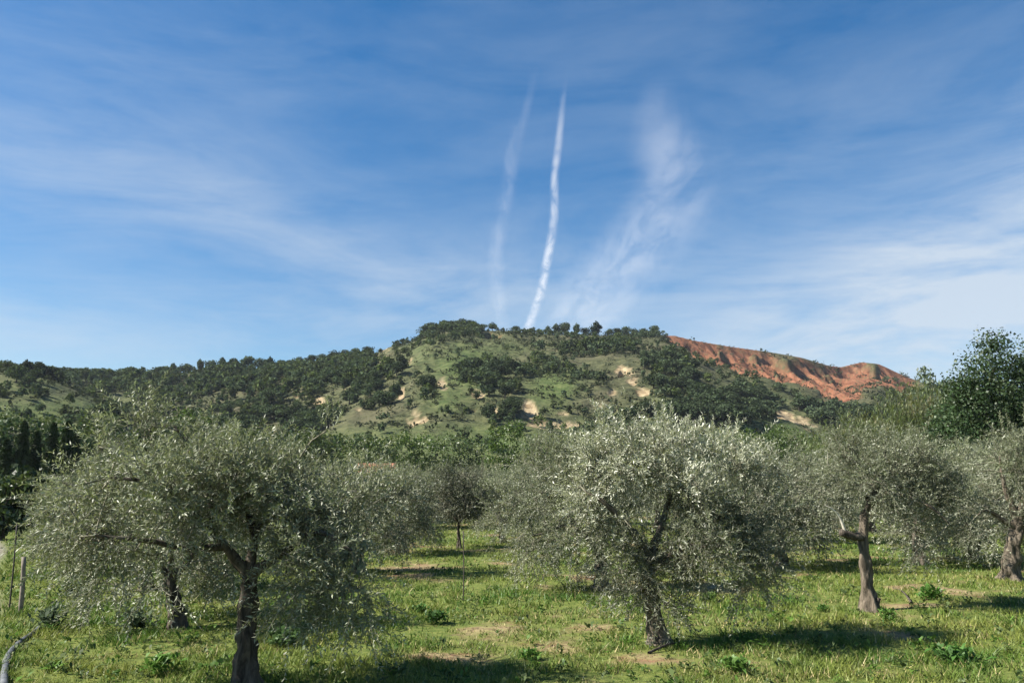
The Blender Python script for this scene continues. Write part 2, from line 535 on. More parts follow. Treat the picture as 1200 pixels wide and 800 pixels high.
def hill_z(a, Y):
    Yr = np.interp(a, ra, RIDGE[:, 2]); er = np.interp(a, ra, re)
    zr = CAM_H + er * Yr
    x = a * Y
    yb = 205 + 35 * (fbm(x * 0.006 + 4, Y * 0 + 1, 31, 3) - 0.5) * 2
    t = (Y - yb) / (Yr - yb)
    tc_ = np.clip(t, 0, 1)
    s = 0.30 * tc_ + 0.70 * tc_ ** 1.15 * (1.55 - 0.55 * tc_)
    z = zr * np.where(t <= 0, t * 0.15, s)
    z = np.where(t > 1, zr - (Y - Yr) * 0.30 - 0.0008 * (Y - Yr) ** 2, z)
    # spurs and gullies running down the slope
    amp = np.clip(tc_ * 4, 0, 1) * np.clip((1.0 - t) * 5, 0, 1)
    rid = 1 - np.abs(2 * fbm(x * 0.013 + 0.25 * fbm(x * .02, Y * .02, 3, 2), Y * 0.0035, 41, 3) - 1)
    z = z + amp * (9.0 * (rid - 0.72) + 7.0 * (fbm(x * 0.03, Y * 0.022, 47, 4) - 0.5) + 2.2 * (fbm(x * 0.12, Y * 0.1, 53, 3) - 0.5))
    # nearer spur on the left
    es = np.interp(a, sa, se)
    zs = CAM_H + es * 330
    b = np.exp(-((Y - 330) / 95) ** 2)
    zsp = zs * b * 1.0 + 2.5 * (fbm(x * 0.03, Y * 0.03, 59, 3) - 0.5) * b
    d = z - zsp
    z = np.where(zs > 1, np.maximum(z, zsp) + np.exp(-np.abs(d) / 5) * 1.0, z)
    return z


na, ny = 900, 330
av = np.linspace(-1.0, 1.0, na)
yv = np.concatenate([np.linspace(165, 640, ny - 30), np.geomspace(642, 1400, 30)])
A, Yg = np.meshgrid(av, yv)
Z = hill_z(A, Yg)
X = A * Yg
pxx, pyy = to_px(np.stack([X, Yg, Z], -1))
wob = 7 * (fbm(X * 0.08, Yg * 0.08, 61, 3) - 0.5)
wob2 = 10 * (fbm(X * 0.09 + 7, Yg * 0.09, 67, 3) - 0.5)
bare = field(BARE, pxx + wob, pyy + wob2)
red = field(REDS, pxx + wob * 1.5, pyy + wob2 * .7 + 3)
grs = field(GREENS, pxx + wob * 2, pyy + wob2)
bare = np.clip((bare + 1.1 * (fbm(X * 0.2, Yg * 0.2, 71, 3) - 0.5) - 0.45) / 0.25, 0, 1)
red = np.clip((red + 0.9 * (fbm(X * 0.07, Yg * 0.07, 73, 4) - 0.5) - 0.28) / 0.22, 0, 1)
# eroded faces: the bare ground is cut in and fluted
flu = 1 - np.abs(2 * fbm(X * 0.09, Yg * 0.018, 79, 3) - 1)
flu2 = 1 - np.abs(2 * fbm(X * 0.2 + 3, Yg * 0.02, 89, 2) - 1)
Z = Z - red * (6.0 + 12 * (1 - flu) + 4 * (1 - flu2)) * np.clip((np.interp(A, ra, RIDGE[:, 2]) - Yg) / 25, 0, 1) - bare * 1.6 * fbm(X * 0.3, Yg * 0.12, 83, 2)
HV = np.stack([X, Yg, Z], -1).reshape(-1, 3)
ii = np.arange(ny - 1)[:, None] * na + np.arange(na - 1)[None, :]
HQ = np.stack([ii, ii + 1, ii + 1 + na, ii + na], -1).reshape(-1, 4)

m_hill, k = new_mat('hillside')
tc = k.n('ShaderNodeTexCoord'); P = tc.outputs['Object']
ab = k.n('ShaderNodeAttribute', attribute_name='bare').outputs['Fac']
ar = k.n('ShaderNodeAttribute', attribute_name='red').outputs['Fac']
ag = k.n('ShaderNodeAttribute', attribute_name='green').outputs['Fac']
n1 = k.noise(P, 0.05, 5); n2 = k.noise(P, 0.28, 5, 0.65); n3 = k.noise(P, 0.9, 3, 0.6)
base = k.mix(k.ramp(n2, 0.35, 0.65), (0.040, 0.045, 0.022), (0.098, 0.100, 0.048))
base = k.mix(k.ramp(n1, 0.45, 0.7), base, (0.095, 0.088, 0.05))
green = k.mix(k.ramp(n2, 0.35, 0.7), (0.058, 0.092, 0.026), (0.112, 0.140, 0.046))
c = k.mix(k.m('MULTIPLY', ag, k.ramp(n3, 0.2, 0.55)), base, green)
mpv = k.n('ShaderNodeMapping'); mpv.inputs['Scale'].default_value = (1.5, 0.22, 0.35)
k.l(P, mpv.inputs[0])
n4 = k.noise(mpv.outputs[0], 0.16, 5, 0.7, 1.0)
redc = k.mix(k.ramp(n4, 0.36, 0.64), (0.105, 0.043, 0.025), (0.235, 0.108, 0.060))
redc = k.mix(k.ramp(n2, 0.54, 0.66), redc, (0.085, 0.08, 0.042))
c = k.mix(ar, c, redc)
sand = k.mix(k.ramp(n2, 0.35, 0.65), (0.20, 0.145, 0.080), (0.36, 0.285, 0.175))
c = k.mix(ab, c, sand)
p = k.n('ShaderNodeBsdfPrincipled'); p.inputs['Roughness'].default_value = 0.95
p.inputs['Specular IOR Level'].default_value = 0.08
k.l(c, p.inputs['Base Color'])
bp = k.n('ShaderNodeBump'); bp.inputs['Strength'].default_value = 1.0; bp.inputs['Distance'].default_value = 1.2
k.l(n2, bp.inputs['Height']); k.l(bp.outputs[0], p.inputs['Normal'])
o = k.n('ShaderNodeOutputMaterial'); k.l(p.outputs[0], o.inputs[0])
obj('hills', make_mesh('hills', HV, [HQ], [m_hill], smooth=True,
                       attrs={'bare': bare.ravel(), 'red': red.ravel(), 'green': np.clip(grs, 0, 1).ravel()}), kind='structure')


def hill_at(a, Y):
    """height of the built hill mesh (bilinear)"""
    fi = np.interp(a, av, np.arange(na)); fj = np.interp(Y, yv, np.arange(ny))
    i = np.clip(fi.astype(int), 0, na - 2); j = np.clip(fj.astype(int), 0, ny - 2)
    u = fi - i; v = fj - j
    return (Z[j, i] * (1 - u) + Z[j, i + 1] * u) * (1 - v) + (Z[j + 1, i] * (1 - u) + Z[j + 1, i + 1] * u) * v


# ------------------------------------------------------------------ card foliage (far trees, shrubs)
def cards(pts, size, rng, up=0.3, elong=1.0, outward=None):
    """leaf-clump faces: random quads, bent outline"""
    n = len(pts)
    nn = nrm(rng.normal(size=(n, 3)) + np.array([0, 0, up]) + (0 if outward is None else outward))
    t = nrm(np.cross(nn, rng.normal(size=(n, 3))))
    b = np.cross(nn, t)
    s = (np.asarray(size) * rng.uniform(0.6, 1.35, n))[:, None]
    j = lambda: rng.uniform(0.6, 1.15, (n, 1))
    v = np.stack([pts - t * s * j() * elong, pts - b * s * j(), pts + t * s * j() * elong, pts + b * s * j()], 1).reshape(-1, 3)
    f = np.arange(n * 4).reshape(n, 4)
    return v, f


def blob_points(blobs, n, rng, shell=2.4):
    b = np.asarray(blobs, float)
    vol = b[:, 3] * b[:, 4] * b[:, 5]
    if b.shape[1] > 6:
        vol = vol * b[:, 6]
    vol = vol ** 0.75
    pick = rng.choice(len(b), n, p=vol / vol.sum())
    d = nrm(rng.normal(size=(n, 3)))
    r = rng.uniform(0, 1, n) ** (1 / shell)
    p = b[pick, :3] + d * r[:, None] * b[pick, 3:6]
    return p, nrm(d / b[pick, 3:6]), pick


def far_tree_parts(h, w, n, card, rng, lobes=7, low=0.12):
    """rounded irregular tree of height h and width w, as clumps"""
    bl = []
    for i in range(lobes):
        a = rng.uniform(0, 2 * math.pi); rr = rng.uniform(0, 0.30) * w
        zz = h * rng.uniform(low + 0.22, 0.78)
        s = rng.uniform(0.20, 0.33)
        bl.append((math.cos(a) * rr, math.sin(a) * rr, zz, w * s, w * s, h * rng.uniform(0.16, 0.25)))
    bl.append((0, 0, h * 0.78, w * 0.22, w * 0.22, h * 0.2))
    p, d, _ = blob_points(bl, n, rng, 2.8)
    return cards(p, card, rng, 0.35, outward=d * 0.6)


# hill tree prototypes
HT = []
for i in range(7):
    r_ = np.random.default_rng(100 + i)
    h, wd = [(1, 1.15), (1, 0.9), (1, 1.4), (1, 1.0), (1, 1.25), (1, 0.75), (1, 1.6)][i]
    v, f = far_tree_parts(h, wd, 900, 0.055, r_, 10)
    tv, tf = tube([(0, 0, -0.05), (0.01, 0, 0.25), (0, 0.02, 0.55)], [0.035, 0.03, 0.02], 5)
    HT.append(make_mesh('hillside_tree', np.vstack([v, tv]), [np.vstack([f, tf + len(v)])], [M_HILLTREE, M_DARKBARK],
                        np.concatenate([np.zeros(len(f)), np.ones(len(tf))])))

hr = np.random.default_rng(5)
N = 110000
ca = hr.uniform(-0.85, 0.85, N)
cY = np.sqrt(hr.uniform(200 ** 2, 640 ** 2, N))
cz = hill_at(ca, cY)
cp = np.stack([ca * cY, cY, cz], -1)
hx, hy = to_px(cp)
wd_ = field(WOODS, hx, hy) * 1.0
cl_ = fbm(cp[:, 0] * 0.055, cp[:, 1] * 0.04, 91, 3)
bb = field(BARE, hx, hy); rr_ = field(REDS, hx, hy); gg = field(GREENS, hx, hy)
prob = (0.26 * np.clip(wd_ * 1.0 + (cl_ - 0.5) * 3.4 - 0.28, 0, 1) + 0.012 + 0.035 * np.clip((cl_ - 0.5) * 4, 0, 1)) * np.clip(1.25 - 1.6 * bb, 0, 1) * np.clip(1.15 - 1.05 * rr_, 0.04, 1) * np.clip(1.1 - 0.8 * gg * (wd_ < 0.5), 0, 1)
rr_ = np.maximum(rr_, field(REDS, hx, hy - 9))
prob = prob * np.clip(1.1 - 1.15 * rr_, 0.02, 1)
edge = np.interp(ca, ra, RIDGE[:, 2]) - cY
prob = np.where((hx > 585) & (edge < 24), prob * 0.12, prob)
behind = cY > np.interp(ca, ra, RIDGE[:, 2]) + 4
keep = (hr.uniform(0, 1, N) < prob) & ~behind
cp, hx, hy, ca, cY, wd_ = cp[keep], hx[keep], hy[keep], ca[keep], cY[keep], wd_[keep]
size = hr.uniform(2.4, 6.2, len(cp)) * np.where(wd_ > 0.5, 1.15, 0.75)
print('hill trees', len(cp))

# trees standing on the skyline (x, height in photo px, width factor)
SKYL = [(-5, 9, 1), (12, 10, 1.2), (32, 7, 1), (52, 7, 1), (75, 8, 1), (100, 7, 1), (118, 8, 1), (145, 10, 1), (168, 9, 1), (190, 10, 1), (205, 13, .8), (221, 11, 1), (236, 14, .9),
        (250, 12, 1), (262, 14, .8), (276, 13, .9), (292, 15, 1), (306, 12, 1), (318, 13, .9), (352, 11, 1), (366, 12, 1), (379, 11, 1), (392, 13, 1), (405, 12, 1),
        (418, 11, 1), (431, 10, 1), (472, 7, 1), (497, 10, 1), (508, 11, 1.2), (519, 11, 1.2), (530, 10, 1.2), (541, 12, 1), (552, 11, 1), (565, 7, 1.2), (577, 9, 1),
        (604, 6, 1.5), (621, 4, 1.2), (642, 9, .8), (652, 12, .9), (663, 14, .95), (676, 13, .8), (687, 9, 1), (699, 16, .85), (715, 8, 1), (724, 9, 1), (733, 10, 1), (744, 8, 1), (755, 8, 1.2), (768, 11, 1)]
SKY_LAB = {
    (699,): 'tallest pointed tree on the hilltop skyline right of the white trails',
    (768,): 'last dark round tree on the skyline where the red cliff begins',
    (663,): 'dark round-headed tree in the cluster right of the bright contrail',
    (676,): 'narrow dark tree just left of the tallest skyline tree',
    (652,): 'small round tree leftmost of the skyline cluster right of the contrail foot',
    (12,): 'dark tree on the skyline at the far left edge of the hills',
}
for i, (x, hp, wf) in enumerate(SKYL):
    a, _ = px_dir(x, 400); a = float(a)
    Yr = float(np.interp(a, ra, RIDGE[:, 2])) - 5
    z = float(hill_at(np.array([a]), np.array([Yr]))[0])
    py = to_px(np.array([a * Yr, Yr, z]))[1]
    H = hp / F * Yr * 1.25
    o_ = obj('ridge_tree', HT[[5, 1, 3, 0][i % 4] if wf < 1 else [0, 2, 4, 6][i % 4]], None, (a * Yr, Yr, z - 0.3))
    o_.scale = (H * wf, H * wf, H)
    o_.rotation_euler = (0, 0, hr.uniform(0, 6.28))
    lab = SKY_LAB.get((x,))
    if x < 340:
        g_ = 'trees along the left ridge'; l_ = 'dark tree in the row along the long left ridge line'
    elif x < 480:
        g_ = 'trees on the rising ridge'; l_ = 'dark tree on the ridge climbing toward the summit, left of the pale rock notch'
    elif x < 585:
        g_ = 'trees on the summit'; l_ = 'dark tree in the dense grove crowning the left summit of the hill'
    else:
        g_ = 'trees on the flat top'; l_ = 'small dark tree standing against the sky on the flat hilltop'
    o_['label'] = lab or l_
    o_['group'] = g_
    o_['category'] = 'tree'

order = np.argsort(-size / cY)
ZONES = [((-999, 250), (0, 600), 'dark tree in the far left wood'),
         ((250, 500), (0, 600), 'dark tree in the wood left of the grassy hill face'),
         ((500, 540), (0, 600), 'dark tree on the green open face below the summit'),
         ((540, 640), (0, 600), 'dark tree in the clump at the hill centre'),
         ((640, 745), (0, 600), 'dark bush on the face left of the sandy gully'),
         ((745, 900), (0, 600), 'dark tree between the sandy gully and red cliff'),
         ((900, 1100), (0, 600), 'dark tree below the red cliffs'),
         ((1100, 9999), (0, 600), 'dark tree on the ridge right of the cliffs')]
top = order[:300]
for i in top:
    o_ = obj('hillside_tree', HT[hr.integers(0, 7)], None, cp[i] - np.array([0, 0, 0.2]))
    s = size[i]
    o_.scale = (s * hr.uniform(0.9, 1.3), s * hr.uniform(0.9, 1.3), s)
    o_.rotation_euler = (0, 0, hr.uniform(0, 6.28))
    for (x0, x1), _, lab in ZONES:
        if x0 <= hx[i] < x1:
            big = 'large ' if s > 5.4 else 'small ' if s < 3.6 else ''
            hb = ', high up the slope' if hy[i] < 432 else ', halfway up' if hy[i] < 468 else ', low on the slope'
            o_['label'] = big + lab + hb
            o_['group'] = big + lab.replace('dark ', 'dark trees: ', 1)[:60] + hb
    o_['category'] = 'tree'
rest = order[300:]
acc = Acc(); tone = []
for i in rest:
    s = size[i]
    v, f = far_tree_parts(s, s * hr.uniform(0.9, 1.5), 110, 0.115 * s, hr, 5, 0.0)
    acc.add(v + cp[i], f)
    tone.append(np.full(len(f), hr.choice([0, 1, 2], p=[.5, .35, .15])))
if acc.n:
    obj('hillside_woods', make_mesh('hillside_woods', acc.verts(), acc.faces(), [M_HILLTREE, M_HILLMID, M_HILLGREEN], np.concatenate(tone)), kind='stuff',
        label='dark woods and bushes spread over the hillside', cat='woodland')
# low scrub
N = 34000
sa_ = hr.uniform(-0.8, 0.8, N); sY = np.sqrt(hr.uniform(195 ** 2, 640 ** 2, N))
sp = np.stack([sa_ * sY, sY, hill_at(sa_, sY)], -1)
qx, qy = to_px(sp)
bb = field(BARE, qx, qy); rr_ = field(REDS, qx, qy); gg = field(GREENS, qx, qy)
pr = np.clip(0.75 - bb - 0.55 * rr_ - 0.5 * gg, 0.03, 1) * np.clip(fbm(sp[:, 0] * 0.06, sp[:, 1] * 0.06, 97, 3) * 2.6 - 0.6, 0, 1)
kp = (hr.uniform(0, 1, N) < pr) & (sY < np.interp(sa_, ra, RIDGE[:, 2]) + 3)
sp = sp[kp]
ns = len(sp)
sz = 0.55 + 1.9 * hr.uniform(0, 1, ns) ** 2.5
M = 16
pts = np.repeat(sp, M, 0) + hr.normal(size=(ns * M, 3)) * np.repeat(sz, M)[:, None] * np.array([0.6, 0.6, 0.28]) + np.array([0, 0, 0.4]) * np.repeat(sz, M)[:, None]
v, f = cards(pts, np.repeat(sz, M) * 0.30, hr, 0.6)
obj('hillside_scrub', make_mesh('hillside_scrub', v, [f], [M_SCRUB]), kind='stuff',
    label='low olive-green scrub dotted over the hill slopes', cat='scrub')
print('scrub', ns)


# ------------------------------------------------------------------ olive trees
def shoots_mesh(P, D, L, rng, leaf_len, leaf_w, per_m, droop=0.15):
    """leafy shoots: stems and opposite pairs of narrow leaves"""
    N = len(P)
    mmax = int(np.max(L) * per_m) // 2 * 2 + 2
    cnt = np.maximum((L * per_m).astype(int) // 2 * 2, 6)
    j = np.arange(mmax)[None, :]
    ok = (j < cnt[:, None])
    si, lj = np.nonzero(ok)
    t = (lj // 2 + 0.6 + rng.uniform(-0.25, 0.25, len(si))) / (cnt[si] / 2)
    t = 0.12 + 0.9 * t
    Ls = L[si]
    pos = P[si] + D[si] * (Ls * t)[:, None]
    pos[:, 2] -= droop * Ls * t * t
    ref = nrm(rng.normal(size=(N, 3)))
    U = nrm(np.cross(D, ref)); W = np.cross(D, U)
    ang = (lj // 2) * (math.pi / 2) + (lj % 2) * math.pi + rng.normal(0, 0.35, len(si))
    S = U[si] * np.cos(ang)[:, None] + W[si] * np.sin(ang)[:, None]
    l = nrm(D[si] * 0.75 + S * rng.uniform(0.5, 0.95, len(si))[:, None] + rng.normal(0, 0.13, (len(si), 3)) + np.array([0, 0, -0.05]))
    nn = D[si] + rng.normal(0, 0.35, (len(si), 3))
    nn = nrm(nn - l * np.sum(nn * l, 1, keepdims=True))
    wv = np.cross(l, nn)
    ll = (leaf_len * rng.uniform(0.65, 1.2, len(si)) * (1 - 0.35 * np.clip(t - 0.7, 0, 1)))[:, None]
    ww = (leaf_w * rng.uniform(0.75, 1.2, len(si)))[:, None] * 0.5
    mid = pos + l * ll * 0.45
    tip = pos + l * ll - nn * ll * 0.12
    v = np.stack([pos, mid + wv * ww, tip, mid - wv * ww], 1).reshape(-1, 3)
    f = np.arange(len(si) * 4).reshape(-1, 4)
    # stems: three-sided
    r0 = leaf_w * 0.20
    a = np.arange(3) * 2 * math.pi / 3
    ring = (U[:, None, :] * np.cos(a)[None, :, None] + W[:, None, :] * np.sin(a)[None, :, None])
    E = P + D * L[:, None]; E[:, 2] -= droop * L
    sv = np.concatenate([P[:, None, :] + ring * r0, E[:, None, :] + ring * r0 * 0.4], 1).reshape(-1, 3)
    b = np.arange(N)[:, None] * 6
    sf = np.stack([np.stack([b[:, 0] + i, b[:, 0] + (i + 1) % 3, b[:, 0] + 3 + (i + 1) % 3, b[:, 0] + 3 + i], -1) for i in range(3)], 1).reshape(-1, 4)
    return v, f, sv, sf


def gnarl(pts, rad, sides, rng, amt=0.16, flare=0.0, seed=0):
    v, q = tube(pts, rad, sides)
    n = len(pts)
    ang = np.tile(np.arange(sides), n) / sides * 2 * math.pi
    row = np.repeat(np.arange(n), sides) / n
    c = np.repeat(pts, sides, 0)
    tw = ang + row * 2.2
    d = 1 + amt * (1.2 * np.sin(3 * tw + seed) + 0.8 * np.sin(5 * tw + 2 * seed + row * 9)) * 0.6
    d += amt * 2.4 * (vn(np.cos(ang) * 1.7 + 5 + seed, row * 14 + np.sin(ang) * 1.7, 131 + seed) - 0.5)
    d += flare * np.exp(-row * 7) * (0.6 + 0.4 * np.sin(5 * ang + seed))
    return c + (v - c) * d[:, None], q


def build_olive(base, trunk, limbs, blobs, nclump, rng, leaf=(0.055, 0.012), per_m=62, shoot=(0.22, 0.46), per_clump=5,
                suckers=0, trunk_r=0.16, mat=None, bark=None, label='', group=None, seed=0, gap=None, sunlit_plane=None):
    """trunk: local polyline; limbs: local control polylines; blobs: local (x,y,z,rx,ry,rz[,w])"""
    mat = mat or M_OLIVE; bark = bark or M_BARK
    root = empty('olive_tree', base, label, 'olive tree', group)
    tp = spline(trunk, 26)
    rad = np.interp(np.linspace(0, 1, 26), [0, 0.12, 0.6, 1], [trunk_r * 1.25, trunk_r, trunk_r * 0.82, trunk_r * 0.62])
    v, q = gnarl(tp, rad, 26, rng, 0.27, 1.2, seed)
    obj('trunk', make_mesh('trunk', v, [q], [bark], smooth=True), root)
    samples = [tp[-6:]]
    for i, lc in enumerate(limbs):
        lp = spline(lc, 18)
        lp[1:] += np.cumsum(rng.normal(0, 0.006, (17, 3)), 0)
        r0 = trunk_r * (0.62 if i < 3 else 0.42)
        lr = np.interp(np.linspace(0, 1, 18), [0, 0.3, 1], [r0, r0 * 0.66, 0.016])
        v, q = gnarl(lp, lr, 9, rng, 0.12, 0, seed + i)
        obj('limb', make_mesh('limb', v, [q], [bark], smooth=True), root)
        samples.append(lp[3:])
    S = np.concatenate(samples)
    cpts, od, pick = blob_points(blobs, nclump * 2, rng, 2.3)
    hol = vn(cpts[:, 0] * 2.1 + seed * 7, cpts[:, 2] * 2.1, 301) * 0.5 + vn(cpts[:, 1] * 2.1 + seed, cpts[:, 2] * 1.7 + cpts[:, 0], 307) * 0.5
    sel = np.sort(np.argsort(-hol - rng.uniform(0, 0.22, len(hol)))[:nclump])
    cpts, od, pick = cpts[sel], od[sel], pick[sel]
    if gap:                                   # an open window in the foliage where the limbs show
        gx_, gy_ = to_px(cpts + np.asarray(base))
        ok = (((gx_ - gap[0]) / gap[2]) ** 2 + ((gy_ - gap[1]) / gap[3]) ** 2 > 1) | (cpts[:, 1] > 0.5)
        cpts, od, pick = cpts[ok], od[ok], pick[ok]
    nclump = len(cpts)
    cpts[:, 2] = np.maximum(cpts[:, 2], 0.25)
    acc = Acc()
    # branchlets from the limbs out to every clump
    d0 = np.min(np.linalg.norm(cpts[:, None] - S[None], axis=2), axis=1)
    nodes = np.vstack([S, np.zeros_like(cpts)]); pl = np.concatenate([np.zeros(len(S)), np.full(nclump, 1e9)])
    for oi_ in np.argsort(d0):
        c = cpts[oi_]
        dist = np.linalg.norm(nodes - c, axis=1) + 0.35 * pl + 0.3 * np.maximum(nodes[:, 2] - c[2], 0)
        bi = int(np.argmin(dist)); s = nodes[bi]
        nodes[len(S) + oi_] = c; pl[len(S) + oi_] = pl[bi] + np.linalg.norm(c - s)
        m_ = (s + c) / 2 + rng.normal(0, 0.05, 3) + np.array([0, 0, 0.05])
        r0 = max(0.014 - 0.005 * pl[bi], 0.006)
        tv, tf = tube(np.array([s, m_, c]), [r0, r0 * .85, max(r0 - .005, .004)], 3)
        acc.add(tv, tf)
    n = nclump * per_clump
    ci = np.repeat(np.arange(nclump), per_clump)
    Pp = cpts[ci] + rng.normal(0, 0.085, (n, 3))
    zc = (cpts[ci, 2] - np.min(cpts[:, 2])) / np.ptp(cpts[:, 2])
    D = nrm(od[ci] * 0.75 + rng.normal(0, 0.55, (n, 3)) + np.stack([np.zeros(n), np.zeros(n), -0.26 + 0.80 * zc], -1))
    L = rng.uniform(shoot[0], shoot[1], n) * rng.choice([1, 1, 1, 1.45], n)
    if suckers:
        hi = np.argsort(-cpts[:, 2] - 0.4 * rng.uniform(0, 1, nclump))[:max(suckers * 2, 10)]
        pk = rng.choice(hi, suckers)
        Pp = np.vstack([Pp, cpts[pk]])
        D = np.vstack([D, nrm(rng.normal(0, 0.16, (suckers, 3)) + np.array([0, 0, 1.0]))])
        L = np.concatenate([L, rng.uniform(0.35, 0.75, suckers)])
    v, f, sv, sf = shoots_mesh(Pp, D, L, rng, leaf[0], leaf[1], per_m)
    bv, bf = acc.verts(), acc.faces()[0]
    V_ = np.vstack([v, sv, bv])
    Fq = np.vstack([f, sf + len(v), bf + len(v) + len(sv)])
    mi = np.concatenate([np.zeros(len(f)), np.ones(len(sf) + len(bf))])
    mats = [mat, M_TWIG]
    if sunlit_plane is not None:  # leaves beyond a plane tilted to the sun get the painted sunlit tone
        mats.append(M_OLIVE_SUNLIT)
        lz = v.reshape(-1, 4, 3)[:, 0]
        cx_ = lz @ np.array(sunlit_plane[:3]) - sunlit_plane[3] + rng.normal(0, sunlit_plane[4], len(lz))
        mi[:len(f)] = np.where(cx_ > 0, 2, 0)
    obj('crown', make_mesh('crown', V_, [Fq], mats, mi), root)
    return root


def px_blobs(base, bl, depth_scale=0.9):
    """crown masses given as (x, y, rx, ry, back) in photo pixels at the tree's own distance"""
    Y = base[1]
    out = []
    for b in bl:
        x, y, rx, ry = b[:4]
        back = b[4] if len(b) > 4 else 0.0
        Yb = Y + back
        c = at(x, y, Yb)
        s = math.hypot(Yb, c[2]) / F
        r = rx * s * depth_scale if len(b) < 6 else b[5]
        r = min(max(r, 0.35), 1.5)
        out.append((*(c - base), rx * s, r, ry * s, 1.0))
    return out


def px_line(base, pts):
    """polyline given as (x, y, back) in photo pixels at the tree's own distance"""
    return [at(p[0], p[1], base[1] + (p[2] if len(p) > 2 else 0)) - base for p in pts]


OG = 'olive trees in the orchard'
tri = 0
# 1 front left
b = on_ground(290, 806)
build_olive(b, px_line(b, [(291, 812), (290, 770), (288, 730), (292, 690), (292, 668)]),
            [px_line(b, [(291, 672), (268, 645, -.1), (240, 612, -.2), (190, 570, -.4), (130, 560, -.5)]),
             px_line(b, [(292, 668), (300, 630, .1), (320, 585, .3), (345, 540, .5)]),
             px_line(b, [(292, 675), (325, 650, -.2), (370, 620, -.4), (410, 640, -.5)]),
             px_line(b, [(250, 622, -.2), (245, 570, 0), (230, 530, .2), (205, 500, .3)]),
             px_line(b, [(262, 640, -.1), (215, 640, -.5), (165, 628, -.8), (115, 622, -.9)]),
             px_line(b, [(300, 630, .1), (285, 580, .6), (270, 550, 1.0)])],
            px_blobs(b, [(175, 585, 105, 68, -.2), (295, 580, 115, 70, .1), (390, 620, 55, 75, -.2), (105, 592, 58, 52, -.3), (235, 552, 70, 38, .2),
                         (160, 542, 45, 28, .2), (350, 562, 70, 34, .3), (412, 680, 34, 56, -.4), (180, 618, 80, 28, -.5), (345, 672, 34, 44, -.5), (76, 606, 28, 32, -.3),
                         (112, 632, 50, 22, -.5), (420, 600, 36, 40, 0), (378, 520, 14, 16, .2), (170, 505, 18, 16, .1), (90, 560, 26, 24, 0), (405, 690, 22, 30, -.4), (430, 640, 24, 36, -.1)]),
            365, np.random.default_rng(1), leaf=(0.070, 0.0165), per_m=46, per_clump=8, shoot=(.22, .55), suckers=190, trunk_r=0.122, gap=(262, 645, 44, 40),
            label='largest olive tree at front left, dark gnarled trunk with a thick limb bending left', group=OG, seed=1)
# 2 middle, sunlit top painted with paler leaves
b = on_ground(772, 753)
build_olive(b, px_line(b, [(774, 758), (770, 735), (764, 705), (758, 680), (764, 650)]),
            [px_line(b, [(764, 655), (740, 620, -.1), (710, 590, -.2), (690, 580, -.2)]),
             px_line(b, [(764, 650), (778, 610, .2), (790, 560, .3), (770, 525, .3)]),
             px_line(b, [(760, 668), (800, 640, -.2), (845, 600, -.2), (870, 580, -.1)]),
             px_line(b, [(800, 640, -.2), (850, 640, -.4), (885, 650, -.4)])],
            px_blobs(b, [(795, 590, 95, 55, 0), (710, 590, 36, 44, -.1), (858, 605, 50, 58, 0), (742, 540, 50, 34, .1), (830, 552, 60, 32, .1),
                         (880, 650, 30, 44, -.2), (762, 660, 20, 42, -.2), (800, 635, 62, 38, -.5), (690, 618, 30, 30, -.2), (748, 685, 18, 26, -.15), (748, 690, 16, 24, -.2), (778, 682, 18, 26, -.2), (762, 670, 26, 34, -.3), (756, 700, 18, 22, -.2), (775, 700, 16, 20, -.25), (750, 650, 24, 30, -.3), (870, 665, 34, 34, -.3), (835, 650, 40, 30, -.4), (722, 512, 28, 20, 0), (868, 680, 22, 22, -.2), (815, 660, 40, 24, -.3), (720, 650, 28, 24, -.2), (850, 540, 22, 30, 0), (790, 515, 18, 20, .1), (880, 560, 26, 24, .1), (895, 615, 22, 40, 0), (700, 545, 22, 18, 0)]),
            390, np.random.default_rng(2), leaf=(0.070, 0.0170), per_m=46, per_clump=8, shoot=(.22, .52), suckers=150, trunk_r=0.118, bark=M_BARK_PALE,
            label='olive tree right of centre with sunlit silvery top and leafy shoots round its trunk', group=OG, seed=2,
            sunlit_plane=(-0.22, -0.1, 1.0, 2.14, 0.2))
# 3 behind the middle one
b = on_ground(705, 690)
build_olive(b, px_line(b, [(706, 693), (705, 675), (703, 655), (700, 635)]),
            [px_line(b, [(700, 640), (670, 610, 0), (640, 580, .1), (615, 575, .1)]),
             px_line(b, [(700, 636), (705, 590, .2), (690, 545, .3)]),
             px_line(b, [(700, 640), (725, 610, .3), (745, 580, .4)]),
             px_line(b, [(670, 610, 0), (650, 620, -.5), (625, 630, -.7)])],
            px_blobs(b, [(652, 580, 62, 50, 0), (608, 598, 34, 38, 0), (702, 570, 58, 45, .2), (655, 540, 52, 24, .1), (640, 636, 50, 20, -.3), (700, 610, 60, 40, 0), (690, 530, 30, 18, .2), (600, 560, 22, 25, .2), (620, 640, 36, 26, -.5), (675, 655, 40, 18, -.4), (735, 630, 30, 30, .1), (595, 640, 18, 22, -.4)]),
            300, np.random.default_rng(3), leaf=(0.070, 0.017), per_m=46, shoot=(0.26, 0.52), per_clump=7, suckers=90, trunk_r=0.14,
            label='olive tree half hidden behind the silvery one, branches drooping to the left', group=OG, seed=3)
